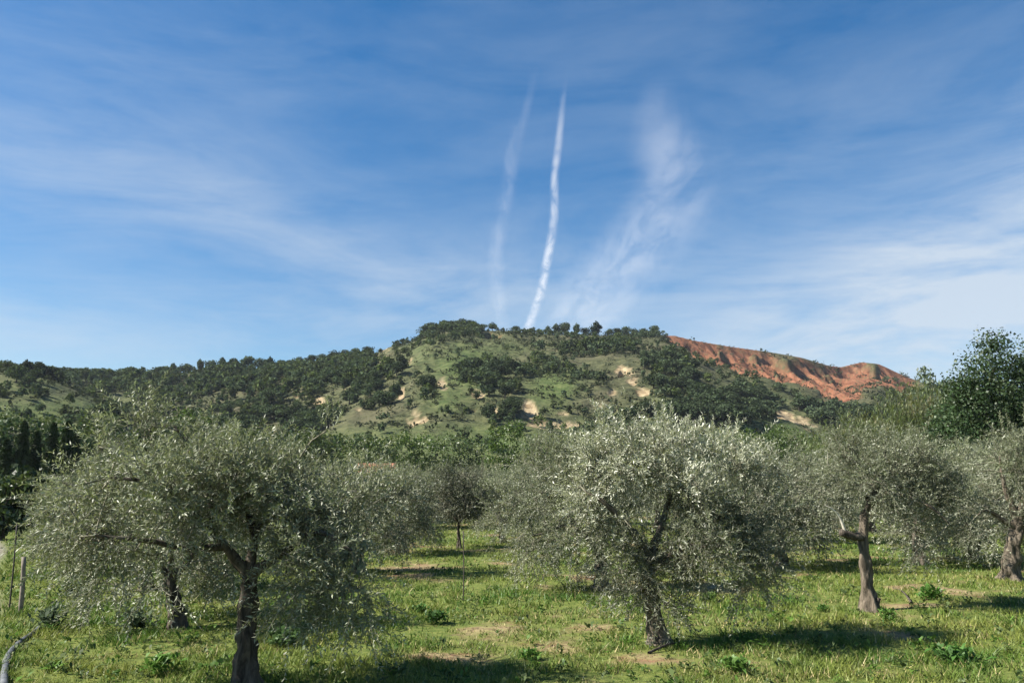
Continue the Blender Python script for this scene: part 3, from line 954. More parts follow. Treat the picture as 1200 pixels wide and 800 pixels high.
# 4 right, with the cut stub
b = on_ground(1018, 714)
t4 = build_olive(b, px_line(b, [(1020, 718), (1017, 690), (1013, 660), (1011, 632), (1014, 600)]),
                 [px_line(b, [(1014, 604), (1020, 580, 0), (1015, 555, .1), (1000, 535, .2)]),
                  px_line(b, [(1017, 592), (1045, 575, 0), (1075, 570, .1), (1105, 585, .1)]),
                  px_line(b, [(1018, 585), (1040, 555, .4), (1065, 535, .6)]),
                  px_line(b, [(1045, 575, 0), (1080, 590, -.5), (1110, 615, -.7)])],
                 px_blobs(b, [(1005, 548, 42, 28, .1), (1058, 560, 48, 38, .2), (1098, 592, 42, 44, .2), (1078, 618, 32, 26, -.1), (972, 560, 24, 22, .2), (1118, 620, 26, 24, -.2), (1040, 530, 40, 16, .4), (1040, 585, 30, 24, .3), (1062, 605, 26, 32, -.4), (1095, 640, 34, 14, -.1), (1000, 575, 18, 14, .3), (990, 525, 20, 16, .2), (1030, 560, 30, 24, -.5)]),
                 340, np.random.default_rng(4), leaf=(0.066, 0.016), per_m=48, shoot=(0.24, 0.5), per_clump=5, suckers=80, trunk_r=0.105, bark=M_BARK_PALE,
                 label='olive tree at right with tall bare trunk and a sawn stub on its left', group=OG, seed=4)
sp_ = np.array(px_line(b, [(1010, 629, -.02), (1000, 628, -.06), (985, 623, -.1)]))
v, q = gnarl(spline(sp_, 8), np.array([.09, .085, .08, .075, .072, .074, .07, .066]), 10, R, 0.12, 0, 3)
cap_v = spline(sp_, 8)[-1]
obj('stub', make_mesh('stub', np.vstack([v, cap_v]), [q, np.array([[len(v) - 10 + i, len(v) - 10 + (i + 1) % 10, len(v)] for i in range(10)])], [M_BARK], smooth=True), t4, label='sawn-off dark stub')
m_peel = plain_material('peeled_wood', (0.42, 0.38, 0.30), (0.60, 0.56, 0.46), 12)
wp = spline(px_line(b, [(991, 624, -.1), (985, 608, -.12), (976, 597, -.14), (966, 592, -.16)]), 10)
v, q = tube(wp, np.linspace(0.034, 0.014, 10), 7)
obj('dead_branch', make_mesh('dead_branch', v, [q], [m_peel], smooth=True), t4, label='pale barkless branch curving up left from the stub')
v, q = gnarl(spline(px_line(b, [(1026, 716, -.1), (1028, 708, -.1), (1030, 700, -.12)]), 6), np.array([.06, .055, .05, .045, .04, .036]), 8, R, 0.15, 0, 1)
obj('sucker_stump', make_mesh('sucker_stump', v, [q], [M_BARK], smooth=True), t4)
# 5 far right
b = on_ground(1190, 679)
build_olive(b, px_line(b, [(1186, 684), (1184, 660), (1188, 635), (1194, 605)]),
            [px_line(b, [(1194, 610), (1180, 575, 0), (1172, 535, .1)]),
             px_line(b, [(1194, 606), (1205, 560, .1), (1200, 515, .2)]),
             px_line(b, [(1190, 622), (1225, 590, .1), (1260, 570, .1)]),
             px_line(b, [(1190, 618), (1160, 600, 0), (1145, 605, -.2)])],
            px_blobs(b, [(1182, 560, 42, 52, 0), (1150, 602, 26, 34, 0), (1186, 515, 22, 22, 0), (1218, 580, 46, 50, .1), (1235, 540, 40, 40, .1), (1180, 600, 40, 30, .3)]),
            330, np.random.default_rng(6), leaf=(0.085, 0.021), per_m=38, shoot=(0.28, 0.58), per_clump=5, suckers=90, trunk_r=0.19, bark=M_BARK_PALE,
            label='olive tree cut by the right edge with a flared pale trunk foot', group=OG, seed=5)


# small dark round tree on a thin trunk at the head of the aisle
b = on_ground(538, 641)
build_olive(b, px_line(b, [(538, 643), (538, 632), (537, 622), (538, 610)]),
            [px_line(b, [(538, 612), (525, 595), (512, 580, .1)]), px_line(b, [(538, 610), (542, 580, .1), (545, 555, .1)]), px_line(b, [(538, 612), (555, 595), (565, 580, .1)])],
            px_blobs(b, [(535, 580, 38, 26), (548, 592, 24, 22), (522, 592, 22, 20), (540, 555, 28, 18), (560, 578, 16, 20)]),
            210, np.random.default_rng(8), leaf=(0.095, 0.026), per_m=32, shoot=(0.24, 0.46), per_clump=6, suckers=30, trunk_r=0.06, mat=M_OLIVE_DARK,
            label='small dark round olive tree on a thin trunk at the head of the aisle', group=OG, seed=8)


# generic trees of the rows behind, three forms then copies
def generic(i, base, label):
    r_ = np.random.default_rng(40 + i)
    lean = r_.normal(0, 0.12, 2)
    fk = np.array([lean[0], lean[1], 0.95])
    limbs = []; blobs = []
    for j in range(5):
        an = j * 2 * math.pi / 5 + r_.uniform(-.4, .4) + i
        rr = r_.uniform(0.75, 1.15)
        e = np.array([math.cos(an) * rr, math.sin(an) * rr, r_.uniform(1.75, 2.25)])
        limbs.append([fk - np.array([0, 0, .06]), fk + (e - fk) * 0.4 + np.array([0, 0, -.05]), e])
        blobs.append((*e, r_.uniform(.7, .95), r_.uniform(.7, .95), r_.uniform(.5, .75), 1))
    for j in range(3):
        an = r_.uniform(0, 6.28)
        blobs.append((math.cos(an) * 1.25, math.sin(an) * 1.25, r_.uniform(1.15, 1.5), .55, .55, .5, 1))
    for j in range(5):
        an = j * 2 * math.pi / 5 + r_.uniform(-.4, .4)
        blobs.append((math.cos(an) * 1.2, math.sin(an) * 1.2, r_.uniform(.95, 1.15), .55, .55, .42, 1))
    blobs.append((fk[0], fk[1], 2.45, .8, .8, .5, 1))
    return build_olive(base, [(0, 0, -.08), (lean[0] * .2, lean[1] * .2, .3), (lean[0] * .7, lean[1] * .7, .65), fk], limbs, blobs, 280, r_,
                       leaf=(0.098, 0.027), per_m=30, shoot=(0.3, 0.6), per_clump=5, suckers=60, trunk_r=0.14, label=label, group=OG, seed=10 + i)


GEN = [
    (208, 735, .92, 'olive tree behind the largest one, dark trunk base showing left of its trunk'),
    (171, 692, .95, 'olive tree further back at left, thin dark trunk between drooping branches'),
    (420, 672, .95, 'grey-green olive tree peeking out right of the largest olive'),
    (470, 648, .95, 'olive tree in the second row just left of the grass aisle'),
    (915, 664, 1.02, 'grey olive tree between the silvery tree and the stubbed trunk'),
    (1080, 662, 1.05, 'dark-shaded olive tree behind the stubbed tree at right'),
    (1140, 655, .95, 'olive tree with shaded lower branches left of the right-edge tree'),
    (590, 634, .95, 'olive tree in the row behind, just right of the grass aisle'),
    (845, 640, 1.0, 'olive tree directly behind the silvery crown'),
    (960, 634, 1.0, 'olive tree deep in the rows behind the pale dead branch'),
    (500, 620, 1.0, 'distant olive tree above the far end of the grass aisle on its left'),
    (560, 617, 1.0, 'distant olive tree closing the far end of the grass aisle'),
    (350, 640, 1.0, 'olive tree hidden behind the upper right of the largest olive'),
    (410, 620, 1.05, 'olive tree in the far row in front of the red tiled roof'),
    (640, 622, 1.0, 'far row olive tree above the half hidden one'),
    (770, 620, 1.05, 'far row olive tree behind the left side of the silvery crown'),
    (1020, 624, 1.1, 'far row olive tree in front of the tall reeds'),
    (1100, 622, 1.1, 'far row olive tree in front of the tall dark evergreen'),
    (1185, 625, 1.1, 'far row olive tree in shade at the right edge'),
    (250, 650, .95, 'olive tree hidden behind the centre of the largest olive'),
    (95, 668, .9, 'olive tree at the left beside the dirt path'),
    (170, 625, 1.0, 'far row olive tree behind the upper left of the largest olive'),
    (890, 616, 1.1, 'far row olive tree below the bright green bushes'),
    (705, 614, 1.1, 'far row olive tree behind the branches above the half hidden trunk'),
    (300, 618, 1.05, 'far row olive tree under the wooded slope at left'),
    (455, 611, 1.05, 'farthest row olive tree right of the red tiled roof'),
    (525, 608, 1.0, 'farthest row olive tree left of the middle of the aisle'),
    (605, 609, 1.05, 'farthest row olive tree right of the middle of the aisle'),
    (960, 609, 1.1, 'farthest row olive tree at the foot of the reeds'),
]
gproto = []
gr = np.random.default_rng(77)
for i, (x, y, s, lab) in enumerate(GEN):
    b = on_ground(x, y)
    b[2] = float(gz(b[0], b[1])) - 0.03
    if x > 880:
        s *= 1.13
    if i < 3:
        o_ = generic(i, b, lab)
        o_.scale = (s, s, s)
        gproto.append(o_)
    else:
        copy_tree(gproto[int(gr.integers(0, 3))], b, gr.uniform(0, 6.28), s * gr.uniform(.93, 1.08), lab)

# ------------------------------------------------------------------ grass
gr = np.random.default_rng(12)
N = 430000
Yb = 6.5 * (64 / 6.5) ** (gr.uniform(0, 1, N) ** 1.05)
Xb = gr.uniform(-1, 1, N) * (0.74 * Yb + 2.0)
lu_ = lush(Xb, Yb)
onp = (Xb < path_x(Yb) + 0.1 * gr.normal(size=N)) & (Xb > path_x(Yb) - 2.3)
tuft = fbm(Xb * 2.4, Yb * 2.4, 201, 2)
kp = (gr.uniform(0, 1, N) < (0.30 + 0.75 * lu_) * np.clip(tuft * 2 - 0.35, 0.15, 1)) & ~onp
Xb, Yb, lu_, tuft = Xb[kp], Yb[kp], lu_[kp], tuft[kp]
n = len(Xb)
h = (0.03 + 0.075 * lu_ * gr.uniform(0.3, 1.4, n)) * (0.4 + 1.2 * tuft)
wd2 = 0.003 + 0.0006 * Yb * gr.uniform(0.7, 1.4, n)
an = gr.uniform(0, 6.28, n)
ux, uy = np.cos(an), np.sin(an)
z0 = gz(Xb, Yb) - 0.01
lean = gr.normal(0, 0.55, (n, 2)) * h[:, None]
bl0 = np.stack([Xb - ux * wd2, Yb - uy * wd2, z0], -1)
bl1 = np.stack([Xb + ux * wd2, Yb + uy * wd2, z0], -1)
tipv = np.stack([Xb + lean[:, 0], Yb + lean[:, 1], z0 + h], -1)
gv = np.stack([bl0, bl1, tipv], 1).reshape(-1, 3)
hue = np.clip((fbm(Xb * 0.7 + 5, Yb * 0.7, 211, 3)[:, None] - 0.28) / 0.44, 0, 1)
cg = np.array([0.070, 0.150, 0.022]) * (1 - hue) + np.array([0.195, 0.225, 0.048]) * hue
cg = cg * (0.55 + 0.45 * lu_)[:, None] + np.array([0.23, 0.20, 0.075]) * (0.45 * (1 - lu_))[:, None]
st = gr.uniform(0, 1, n) < 0.05 + 0.40 * (1 - lu_)
cg[st] = np.array([0.38, 0.32, 0.15])
obj('grass', make_mesh('grass', gv, [np.arange(n * 3).reshape(n, 3)], [M_GRASS], colors={'col': np.repeat(cg, 3, 0)}), kind='stuff',
    label='short green and straw-coloured grass covering the orchard floor', cat='grass')
print('grass', n)


# broad-leaved weeds
def weed_mesh(n_leaf, r, h, rng, leaf_w=0.4, origin=(0, 0, 0)):
    an = rng.uniform(0, 6.28, n_leaf)
    tilt = rng.uniform(0.25, 1.25, n_leaf)
    root = rng.normal(0, r * 0.3, (n_leaf, 2))
    L = r * rng.uniform(0.4, 0.8, n_leaf)
    d = np.stack([np.cos(an) * np.cos(tilt), np.sin(an) * np.cos(tilt), np.sin(tilt)], -1)
    s = np.stack([-np.sin(an), np.cos(an), np.zeros(n_leaf)], -1)
    b = np.stack([root[:, 0], root[:, 1], rng.uniform(0, h * 0.7, n_leaf)], -1)
    w_ = (L * leaf_w * 0.5)[:, None]; L = L[:, None]
    mid = b + d * L * 0.5
    tip = b + d * L - np.array([0, 0, 1]) * L * 0.25
    v = np.stack([b, mid + s * w_, tip, mid - s * w_], 1).reshape(-1, 3) + np.array(origin)
    return v, np.arange(n_leaf * 4).reshape(-1, 4)


acc = Acc(); cols = []
NW = 5200
Yw = 7 * (48 / 7) ** gr.uniform(0, 1, NW); Xw = gr.uniform(-1, 1, NW) * (0.72 * Yw + 1.5)
lw = lush(Xw, Yw)
for i in range(NW):
    if gr.uniform() > 0.18 + 0.8 * lw[i] or (path_x(Yw[i]) - 2.3 < Xw[i] < path_x(Yw[i])):
        continue
    r_ = 0.05 + 0.15 * gr.uniform() ** 2
    v, f = weed_mesh(int(gr.integers(8, 16)), r_, r_ * gr.uniform(.5, 1.4), gr, gr.uniform(.25, .6), (Xw[i], Yw[i], float(gz(Xw[i], Yw[i]))))
    acc.add(v, f)
    c = np.array([[0.055, 0.11, 0.02], [0.085, 0.16, 0.025], [0.10, 0.135, 0.045], [0.065, 0.10, 0.03]][int(gr.integers(0, 4))])
    cols.append(np.repeat(c[None], len(v), 0))
obj('weeds', make_mesh('weeds', acc.verts(), acc.faces(), [M_GRASS], colors={'col': np.concatenate(cols)}), kind='stuff',
    label='small broad-leaved weeds growing through the orchard grass', cat='weeds')

PLANTS = [(512, 728, .34, .24, (0.045, 0.095, 0.022), 'dark green leafy weed clump in the open grass aisle'),
          (492, 716, .26, .16, (0.05, 0.11, 0.025), 'smaller weed clump just behind the dark one in the aisle'),
          (188, 786, .34, .30, (0.07, 0.14, 0.025), 'bright green weed clump left of the largest olive trunk'),
          (160, 738, .42, .38, (0.085, 0.115, 0.065), 'grey-green bushy plant left of the trunks behind the largest olive'),
          (60, 735, .40, .42, (0.06, 0.085, 0.045), 'dark bushy weed beside the left path'),
          (80, 700, .45, .45, (0.07, 0.10, 0.045), 'taller grey-green bush beside the left path further back'),
          (1092, 704, .40, .30, (0.065, 0.14, 0.025), 'leafy green weed right of the stubbed tree trunk'),
          (965, 716, .20, .14, (0.05, 0.11, 0.02), 'small dark weed left of the stubbed tree foot'),
          (1040, 728, .26, .22, (0.08, 0.15, 0.03), 'bright weed in front of the stubbed tree'),
          (862, 790, .30, .20, (0.08, 0.15, 0.03), 'bright green weed at the bottom edge right of centre'),
          (1120, 775, .40, .20, (0.055, 0.12, 0.025), 'patch of dark green weed at lower right'),
          (622, 770, .24, .16, (0.07, 0.15, 0.025), 'weed clump at bottom centre between two shadows'),
          (830, 705, .3, .22, (0.08, 0.13, 0.03), 'weed under the right side of the silvery olive'),
          (330, 758, .38, .28, (0.075, 0.125, 0.045), 'grey-green weed right of the largest olive trunk')]
for (x, y, r_, h_, c, lab) in PLANTS:
    b = on_ground(x, y); b[2] = float(gz(b[0], b[1]))
    v, f = weed_mesh(int(90 + 200 * r_), r_ * 0.62, h_, gr, 0.38)
    spread = np.clip(gr.normal(0, r_ * 0.22, (len(f), 2)), -r_ * .4, r_ * .4)
    v[:, 0] += np.repeat(spread[:, 0], 4); v[:, 1] += np.repeat(spread[:, 1], 4)
    obj('weed_plant', make_mesh('weed_plant', v, [f], [M_GRASS], colors={'col': np.repeat(np.array(c)[None] * 1.25, len(v), 0)}), None, b, lab, 'weed', 'leafy weeds in the grass')


# ------------------------------------------------------------------ mid-distance trees and shrubs
def leafy_tree(name, base, blobs, n, card, mat, label, cat, group=None, trunk_r=0.2, elong=1.0, seed=0, limbs=5, bark=None, trunk_h=None):
    r_ = np.random.default_rng(500 + seed)
    root = empty(name, base, label, cat, group)
    b = np.asarray(blobs, float)
    top = np.average(b[:, :3], axis=0)
    hh = trunk_h or max(b[:, 2].max() * 0.75, 0.5)
    tp = spline([(0, 0, -.15), (top[0] * .2, top[1] * .2, hh * .35), (top[0] * .6, top[1] * .6, hh * .7), (top[0], top[1], hh)], 12)
    v, q = gnarl(tp, np.linspace(trunk_r, trunk_r * .3, 12), 10, r_, 0.1, 0.3, seed)
    acc = Acc(); acc.add(v, q)
    for i in range(min(limbs, len(b))):
        s = tp[int(r_.integers(4, 9))]
        lv, lq = tube(spline([s, (s + b[i, :3]) / 2 + np.array([0, 0, .1 * hh]), b[i, :3]], 7), np.linspace(trunk_r * .4, trunk_r * .08, 7), 5)
        acc.add(lv, lq)
    obj('trunk', make_mesh('trunk', acc.verts(), acc.faces(), [bark or M_DARKBARK], smooth=True), root)
    # clumps inside each mass give gaps and lumps
    ncl = max(n // 26, 8)
    cpnt, od, _ = blob_points(b, ncl, r_, 2.2)
    ci = r_.integers(0, ncl, n)
    sp = np.mean(b[:, 3:6]) * 0.20
    pts = cpnt[ci] + r_.normal(0, 1, (n, 3)) * sp * np.array([1, 1, .75])
    v, f = cards(pts, card, r_, 0.3, elong, od[ci] * 0.5)
    v[:, 2] = np.maximum(v[:, 2], 0.02)
    obj('crown', make_mesh('crown', v, [f], [mat]), root)
    return root


def px_tree(name, bx, Y, bl, n, card, mat, label, cat, group=None, seed=0, trunk_r=0.2, elong=1.0, ground=0.0, bark=None):
    a, _ = px_dir(bx, 563)
    base = np.array([float(a) * Y, Y, ground])
    blobs = px_blobs_free(base, bl)
    return leafy_tree(name, base, blobs, n, card, mat, label, cat, group, trunk_r, elong, seed, bark=bark)


def px_blobs_free(base, bl):
    out = []
    for bb_ in bl:
        x, y, rx, ry = bb_[:4]
        Yb = base[1] + (bb_[4] if len(bb_) > 4 else 0)
        c = at(x, y, Yb); s = Yb / F
        out.append((*(c - base), rx * s, max(rx, ry) * s * .9, ry * s))
    return out


# tall dark evergreen at right
px_tree('evergreen_tree', 1165, 50, [(1165, 432, 30, 38), (1150, 480, 46, 44), (1192, 470, 42, 60, 1), (1138, 522, 44, 34), (1180, 540, 50, 40, 1), (1215, 440, 24, 44, 1), (1135, 455, 20, 26), (1158, 405, 14, 20),
                                     (1210, 520, 50, 50, 1), (1120, 545, 30, 26, -1), (1150, 575, 55, 30), (1118, 505, 24, 30), (1128, 470, 20, 24), (1112, 535, 24, 26, -1)], 56000, 0.08, M_OAK,
        'tall dark evergreen tree standing above the orchard at the right edge', 'tree', None, 1, 0.3)
px_tree('slender_tree', 1092, 62, [(1090, 440, 11, 16), (1096, 462, 16, 16), (1084, 475, 18, 18), (1108, 450, 8, 9), (1100, 490, 20, 20)], 1500, 0.14, M_GREYBLUE,
        'thin grey-leaved treetop left of the tall dark evergreen', 'tree', None, 2, 0.12)
px_tree('leafy_bush', 1112, 46, [(1110, 505, 22, 30), (1125, 540, 26, 26), (1100, 560, 40, 26)], 8000, 0.085, M_OAK,
        'green bush at the foot of the tall dark evergreen', 'bush', None, 3, 0.12)
# bright and mid green bushes behind the orchard
BG = 'green bushes between orchard and hill'
BUSH = [(885, 110, [(880, 522, 26, 18), (905, 516, 24, 18), (860, 528, 18, 14)], M_BRIGHT, 'bright spring-green bush right of the silvery crown'),
        (928, 118, [(928, 514, 18, 14), (940, 522, 16, 14), (915, 530, 26, 14)], M_BRIGHT, 'fresh green bush beneath the yellow sand scar at right'),
        (222, 90, [(215, 490, 20, 16), (232, 505, 24, 18), (205, 515, 24, 16)], M_BRIGHT, 'bright green tree rising behind the top of the largest olive'),
        (190, 100, [(180, 500, 20, 16), (165, 515, 20, 16)], M_MIDGREEN, 'dull green bush left of the bright tree behind the largest olive'),
        (430, 120, [(420, 520, 26, 10), (448, 520, 24, 11)], M_MIDGREEN, 'green bush behind the red tiled roof'),
        (480, 125, [(475, 516, 26, 11), (502, 520, 20, 10)], M_BRIGHT, 'light green bush right of the red tiled roof'),
        (530, 130, [(530, 522, 26, 9), (552, 524, 20, 9)], M_MIDGREEN, 'low green bush below the hill above the aisle'),
        (590, 120, [(585, 516, 18, 15), (603, 508, 16, 16)], M_BRIGHT, 'yellow-green bush below the central sandy scar'),
        (635, 135, [(630, 523, 24, 9), (655, 525, 20, 8)], M_MIDGREEN, 'green bush under the pale terrace cut'),
        (700, 130, [(700, 512, 26, 12), (725, 512, 22, 12)], M_MIDGREEN, 'green bush behind the left top of the silvery crown'),
        (770, 130, [(770, 512, 30, 12), (800, 512, 26, 12)], M_MIDGREEN, 'green bush behind the top of the silvery crown'),
        (835, 120, [(835, 522, 22, 14)], M_MIDGREEN, 'dull green bush left of the bright spring-green one'),
        (972, 105, [(965, 525, 22, 18), (985, 518, 20, 18)], M_MIDGREEN, 'shaded green bush left of the reeds'),
        (120, 95, [(120, 500, 26, 18), (95, 512, 24, 16)], M_MIDGREEN, 'green bush right of the dark cypresses'),
        (290, 100, [(285, 510, 26, 14), (315, 512, 24, 14)], M_MIDGREEN, 'dark green bush below the left wood'),
        (360, 105, [(355, 514, 26, 12), (385, 518, 22, 12)], M_MIDGREEN, 'green bush below the wood left of the red roof'),
        (20, 110, [(10, 497, 34, 14), (50, 500, 30, 14)], M_MIDGREEN, 'green trees on the slope behind the dark cypresses')]
for i, (bx, Y, bl, mt, lab) in enumerate(BUSH):
    bl2 = list(bl) + [(b_[0], 545, b_[2] * 1.0, 20) for b_ in bl]
    px_tree('leafy_bush', bx, Y, bl2, 3200, 0.17, mt, lab, 'bush', BG, 10 + i, 0.12)

# dark cypresses on the left
cyp = None
cr = np.random.default_rng(3)
CY = [(3, 515, ''), (22, 494, ''), (38, 506, ''), (57, 496, ''), (74, 494, ''), (84, 506, '')]
CYL = ['low dark cypress at the very left edge', 'tall dark cypress second in the left group', 'dark cypress in the middle of the left group', 'dark pointed cypress right of the middle of the group',
       'dark pointed cypress near the right end of the left group', 'short dark cypress at the right end of the left group', 'tall dark cypress cut off by the left edge', 'dark cypress beyond the left edge',
       'short dark cypress in front of the left group', 'dark cypress close to the left edge behind the hedge']
for i, (x, ytop, _) in enumerate(CY):
    Y = 78 + 5 * cr.uniform(-1, 1)
    a, _e = px_dir(x, 563)
    base = np.array([float(a) * Y, Y, 0])
    H = at(x, ytop, Y)[2]
    if cyp is None:
        cyp = empty('cypress_tree', base, CYL[0], 'cypress', 'dark cypresses at the left')
        tv, tq = tube([(0, 0, -.1), (0, 0, 1)], [.2, .12], 7)
        obj('trunk', make_mesh('trunk', tv * np.array([1, 1, 1.0]), [tq], [M_DARKBARK]), cyp)
        nn = 2600
        zz = cr.uniform(0.02, 1, nn)
        prof = 1.0 * np.clip(zz * 6, 0.5, 1) * (1 - zz) ** 0.6
        aa = cr.uniform(0, 6.28, nn); rr = prof * np.sqrt(cr.uniform(0.3, 1, nn)) * (0.75 + 0.5 * vn(aa * 1.3, zz * 9, 5))
        pts = np.stack([np.cos(aa) * rr, np.sin(aa) * rr, zz * 7.0], -1)
        v, f = cards(pts, 0.2, cr, 0.6)
        obj('crown', make_mesh('crown', v, [f], [M_CYPRESS]), cyp)
        cyp.scale = (1, 1, H / 7.0)
    else:
        copy_tree(cyp, base, cr.uniform(0, 6.28), (1, 1, H / 7.0), CYL[i])
for i, (bx, Y, bl, lab) in enumerate([
        (10, 82, [(5, 505, 26, 20), (-15, 520, 30, 24), (20, 530, 24, 22)], 'broad dark tree among the cypresses at the left edge'),
        (45, 86, [(42, 512, 22, 16), (60, 526, 24, 20), (35, 535, 24, 22)], 'dark rounded tree in the middle of the left group'),
        (80, 84, [(80, 512, 18, 16), (95, 528, 20, 18), (70, 538, 24, 20)], 'dark rounded tree at the right of the left group')]):
    px_tree('dark_tree', bx, Y, bl + [(b_[0], 550, b_[2], 18) for b_ in bl], 3600, 0.17, M_OAK, lab, 'tree', 'dark trees at the left', 60 + i, 0.15)
# dark hedge beside the path
px_tree('hedge', 25, 40, [(5, 560, 40, 16), (45, 565, 30, 14), (-40, 560, 40, 20), (20, 582, 40, 16), (70, 578, 20, 16), (0, 604, 44, 16), (50, 604, 40, 16), (-50, 604, 44, 16)], 5200, 0.13, M_CYPRESS,
        'dark clipped hedge behind the path at the left edge', 'hedge', None, 41, 0.12)
px_tree('leafy_bush', 10, 34, [(8, 570, 16, 12), (-15, 566, 20, 16), (28, 560, 12, 8), (5, 596, 18, 20), (-18, 600, 18, 20), (10, 615, 20, 12)], 1500, 0.11, M_MIDGREEN,
        'green bush in front of the dark hedge at left', 'bush', None, 42, 0.1)

# ------------------------------------------------------------------ giant reeds
rr = np.random.default_rng(9)


def reeds(name, x0, x1, ytop, Y0, Y1, n, label):
    acc = Acc()
    P_ = []; D_ = []; L_ = []
    for i in range(n):
        Y = rr.uniform(Y0, Y1); x = rr.uniform(x0, x1)
        a, _e = px_dir(x, 563)
        yt = np.interp(x, ytop[0], ytop[1]) + rr.normal(0, 9)
        H = max(at(x, yt, Y)[2], 1.5)
        p0 = np.array([float(a) * Y, Y, 0.0])
        ln = rr.normal(0, 0.07, 2) * H
        c = np.array([p0, p0 + np.array([ln[0] * .3, ln[1] * .3, H * .55]), p0 + np.array([ln[0], ln[1], H])])
        v, q = tube(c, [.022, .018, .008], 3)
        acc.add(v, q)
        m_ = 22
        t = rr.uniform(0.2, 1.0, m_)
        P_.append(c[0] + (c[2] - c[0]) * t[:, None])
        an = rr.uniform(0, 6.28, m_); u = rr.uniform(0.9, 2.6, m_)
        D_.append(nrm(np.stack([np.cos(an), np.sin(an), u], -1)))
        L_.append(rr.uniform(.35, .75, m_) * (0.6 + .4 * t))
    P_ = np.concatenate(P_); D_ = np.concatenate(D_); L_ = np.concatenate(L_)[:, None]
    s = nrm(np.cross(D_, np.array([0, 0, 1.0]))) * 0.035
    mid = P_ + D_ * L_ * .5
    tip = P_ + D_ * L_ - np.array([0, 0, 1]) * L_ * .3
    v = np.stack([P_, mid + s, tip, mid - s], 1).reshape(-1, 3)
    acc.add(v, np.arange(len(v)).reshape(-1, 4))
    obj(name, make_mesh(name, acc.verts(), acc.faces(), [M_REED]), kind='stuff', label=label, cat='reeds')


reeds('giant_reeds', 945, 1130, ([940, 985, 1030, 1060, 1095, 1130], [530, 505, 488, 470, 455, 470]), 52, 60, 620,
      'tall yellow-green reeds standing behind the orchard at right')

# ------------------------------------------------------------------ farm shed with tiled roof
Y = 92
c = at(442, 552, Y)
hw, hd, hh, rh = 2.0, 1.8, 2.7, 3.9
m_wall = plain_material('shed_plaster', (0.42, 0.36, 0.28), (0.55, 0.48, 0.38), 1.5)
m_tile = plain_material('roof_tile', (0.26, 0.10, 0.055), (0.42, 0.19, 0.11), 3.0)
m_dark = plain_material('dark_opening', (0.02, 0.02, 0.02), (0.035, 0.03, 0.03), 2)
shed = empty('farm_shed', (c[0], Y, 0), 'small farm shed with red tiled roof half hidden behind the olives', 'shed')


def box(x0, y0, z0, x1, y1, z1):
    v = np.array([(x, y, z) for z in (z0, z1) for (x, y) in ((x0, y0), (x1, y0), (x1, y1), (x0, y1))], float)
    f = np.array([(0, 3, 2, 1), (4, 5, 6, 7), (0, 1, 5, 4), (1, 2, 6, 5), (2, 3, 7, 6), (3, 0, 4, 7)])
    return v, f


acc = Acc()
acc.add(*box(-hw, -hd, -.1, hw, hd, hh))
gv_ = np.array([(-hw, -hd, hh), (-hw, hd, hh), (-hw, 0, rh + .3), (hw, -hd, hh), (hw, hd, hh), (hw, 0, rh + .3)], float)
acc.add(gv_, np.array([(0, 2, 1), (3, 4, 5)]))
obj('wall', make_mesh('wall', acc.verts(), acc.faces(), [m_wall]), shed)
acc = Acc()
for sgn in (-1, 1):
    for i in range(18):
        x = -hw - .2 + (2 * hw + .4) * (i + .5) / 18
        v, q = tube([(x, sgn * (hd + .25), hh - .12), (x, 0, rh + .36)], [.15, .15], 8)
        acc.add(v, q)
obj('roof', make_mesh('roof', acc.verts(), acc.faces(), [m_tile], smooth=True), shed)
v, f = box(-.4, -hd - .02, 1.3, .4, -hd + .1, 2.3)
obj('window', make_mesh('window', v, [f], [m_dark]), shed)

# ------------------------------------------------------------------ small things on the left and in the aisle
m_iron = plain_material('rusty_iron', (0.03, 0.028, 0.026), (0.07, 0.05, 0.04), 20)
m_post = plain_material('weathered_post', (0.14, 0.115, 0.09), (0.26, 0.215, 0.17), 12)
m_pipe = plain_material('grey_pipe_plastic', (0.045, 0.05, 0.052), (0.12, 0.125, 0.13), 9, 0.6)


def stake(base_px, top_px, r, mat, name, label, cat):
    b = on_ground(*base_px)
    t = at(top_px[0], top_px[1], b[1]) - b
    v, q = tube(spline([(0, 0, -.1), t * .5 + np.array([.01, 0, 0]), t], 6), np.linspace(r, r * .85, 6), 8)
    n = len(v)
    v = np.vstack([v, t]); cap = np.array([[n - 8 + i, n - 8 + (i + 1) % 8, n] for i in range(8)])
    obj(name, make_mesh(name, v, [q, cap], [mat], smooth=True), None, b, label, cat)


stake((543, 702), (543, 622), 0.013, m_iron, 'iron_stake', 'thin dark upright stake in the middle of the grass aisle', 'stake')
stake((11, 712), (20, 612), 0.016, m_iron, 'iron_stake', 'thin dark leaning stake beside the path at the left edge', 'stake')
stake((24, 718), (28, 652), 0.045, m_post, 'wooden_post', 'weathered pale wooden post behind the leaning stake at left', 'post')
pp = [on_ground(*q) + np.array([0, 0, .03]) for q in [(46, 738), (36, 746), (22, 756), (10, 770), (5, 790), (4, 815), (0, 840)]]
v, q = tube(spline(pp, 30), np.full(30, .045), 10)
o_ = obj('water_pipe', make_mesh('water_pipe', v, [q], [m_pipe], smooth=True), None, None, 'grey-black plastic pipe curving along the path at bottom left', 'pipe')
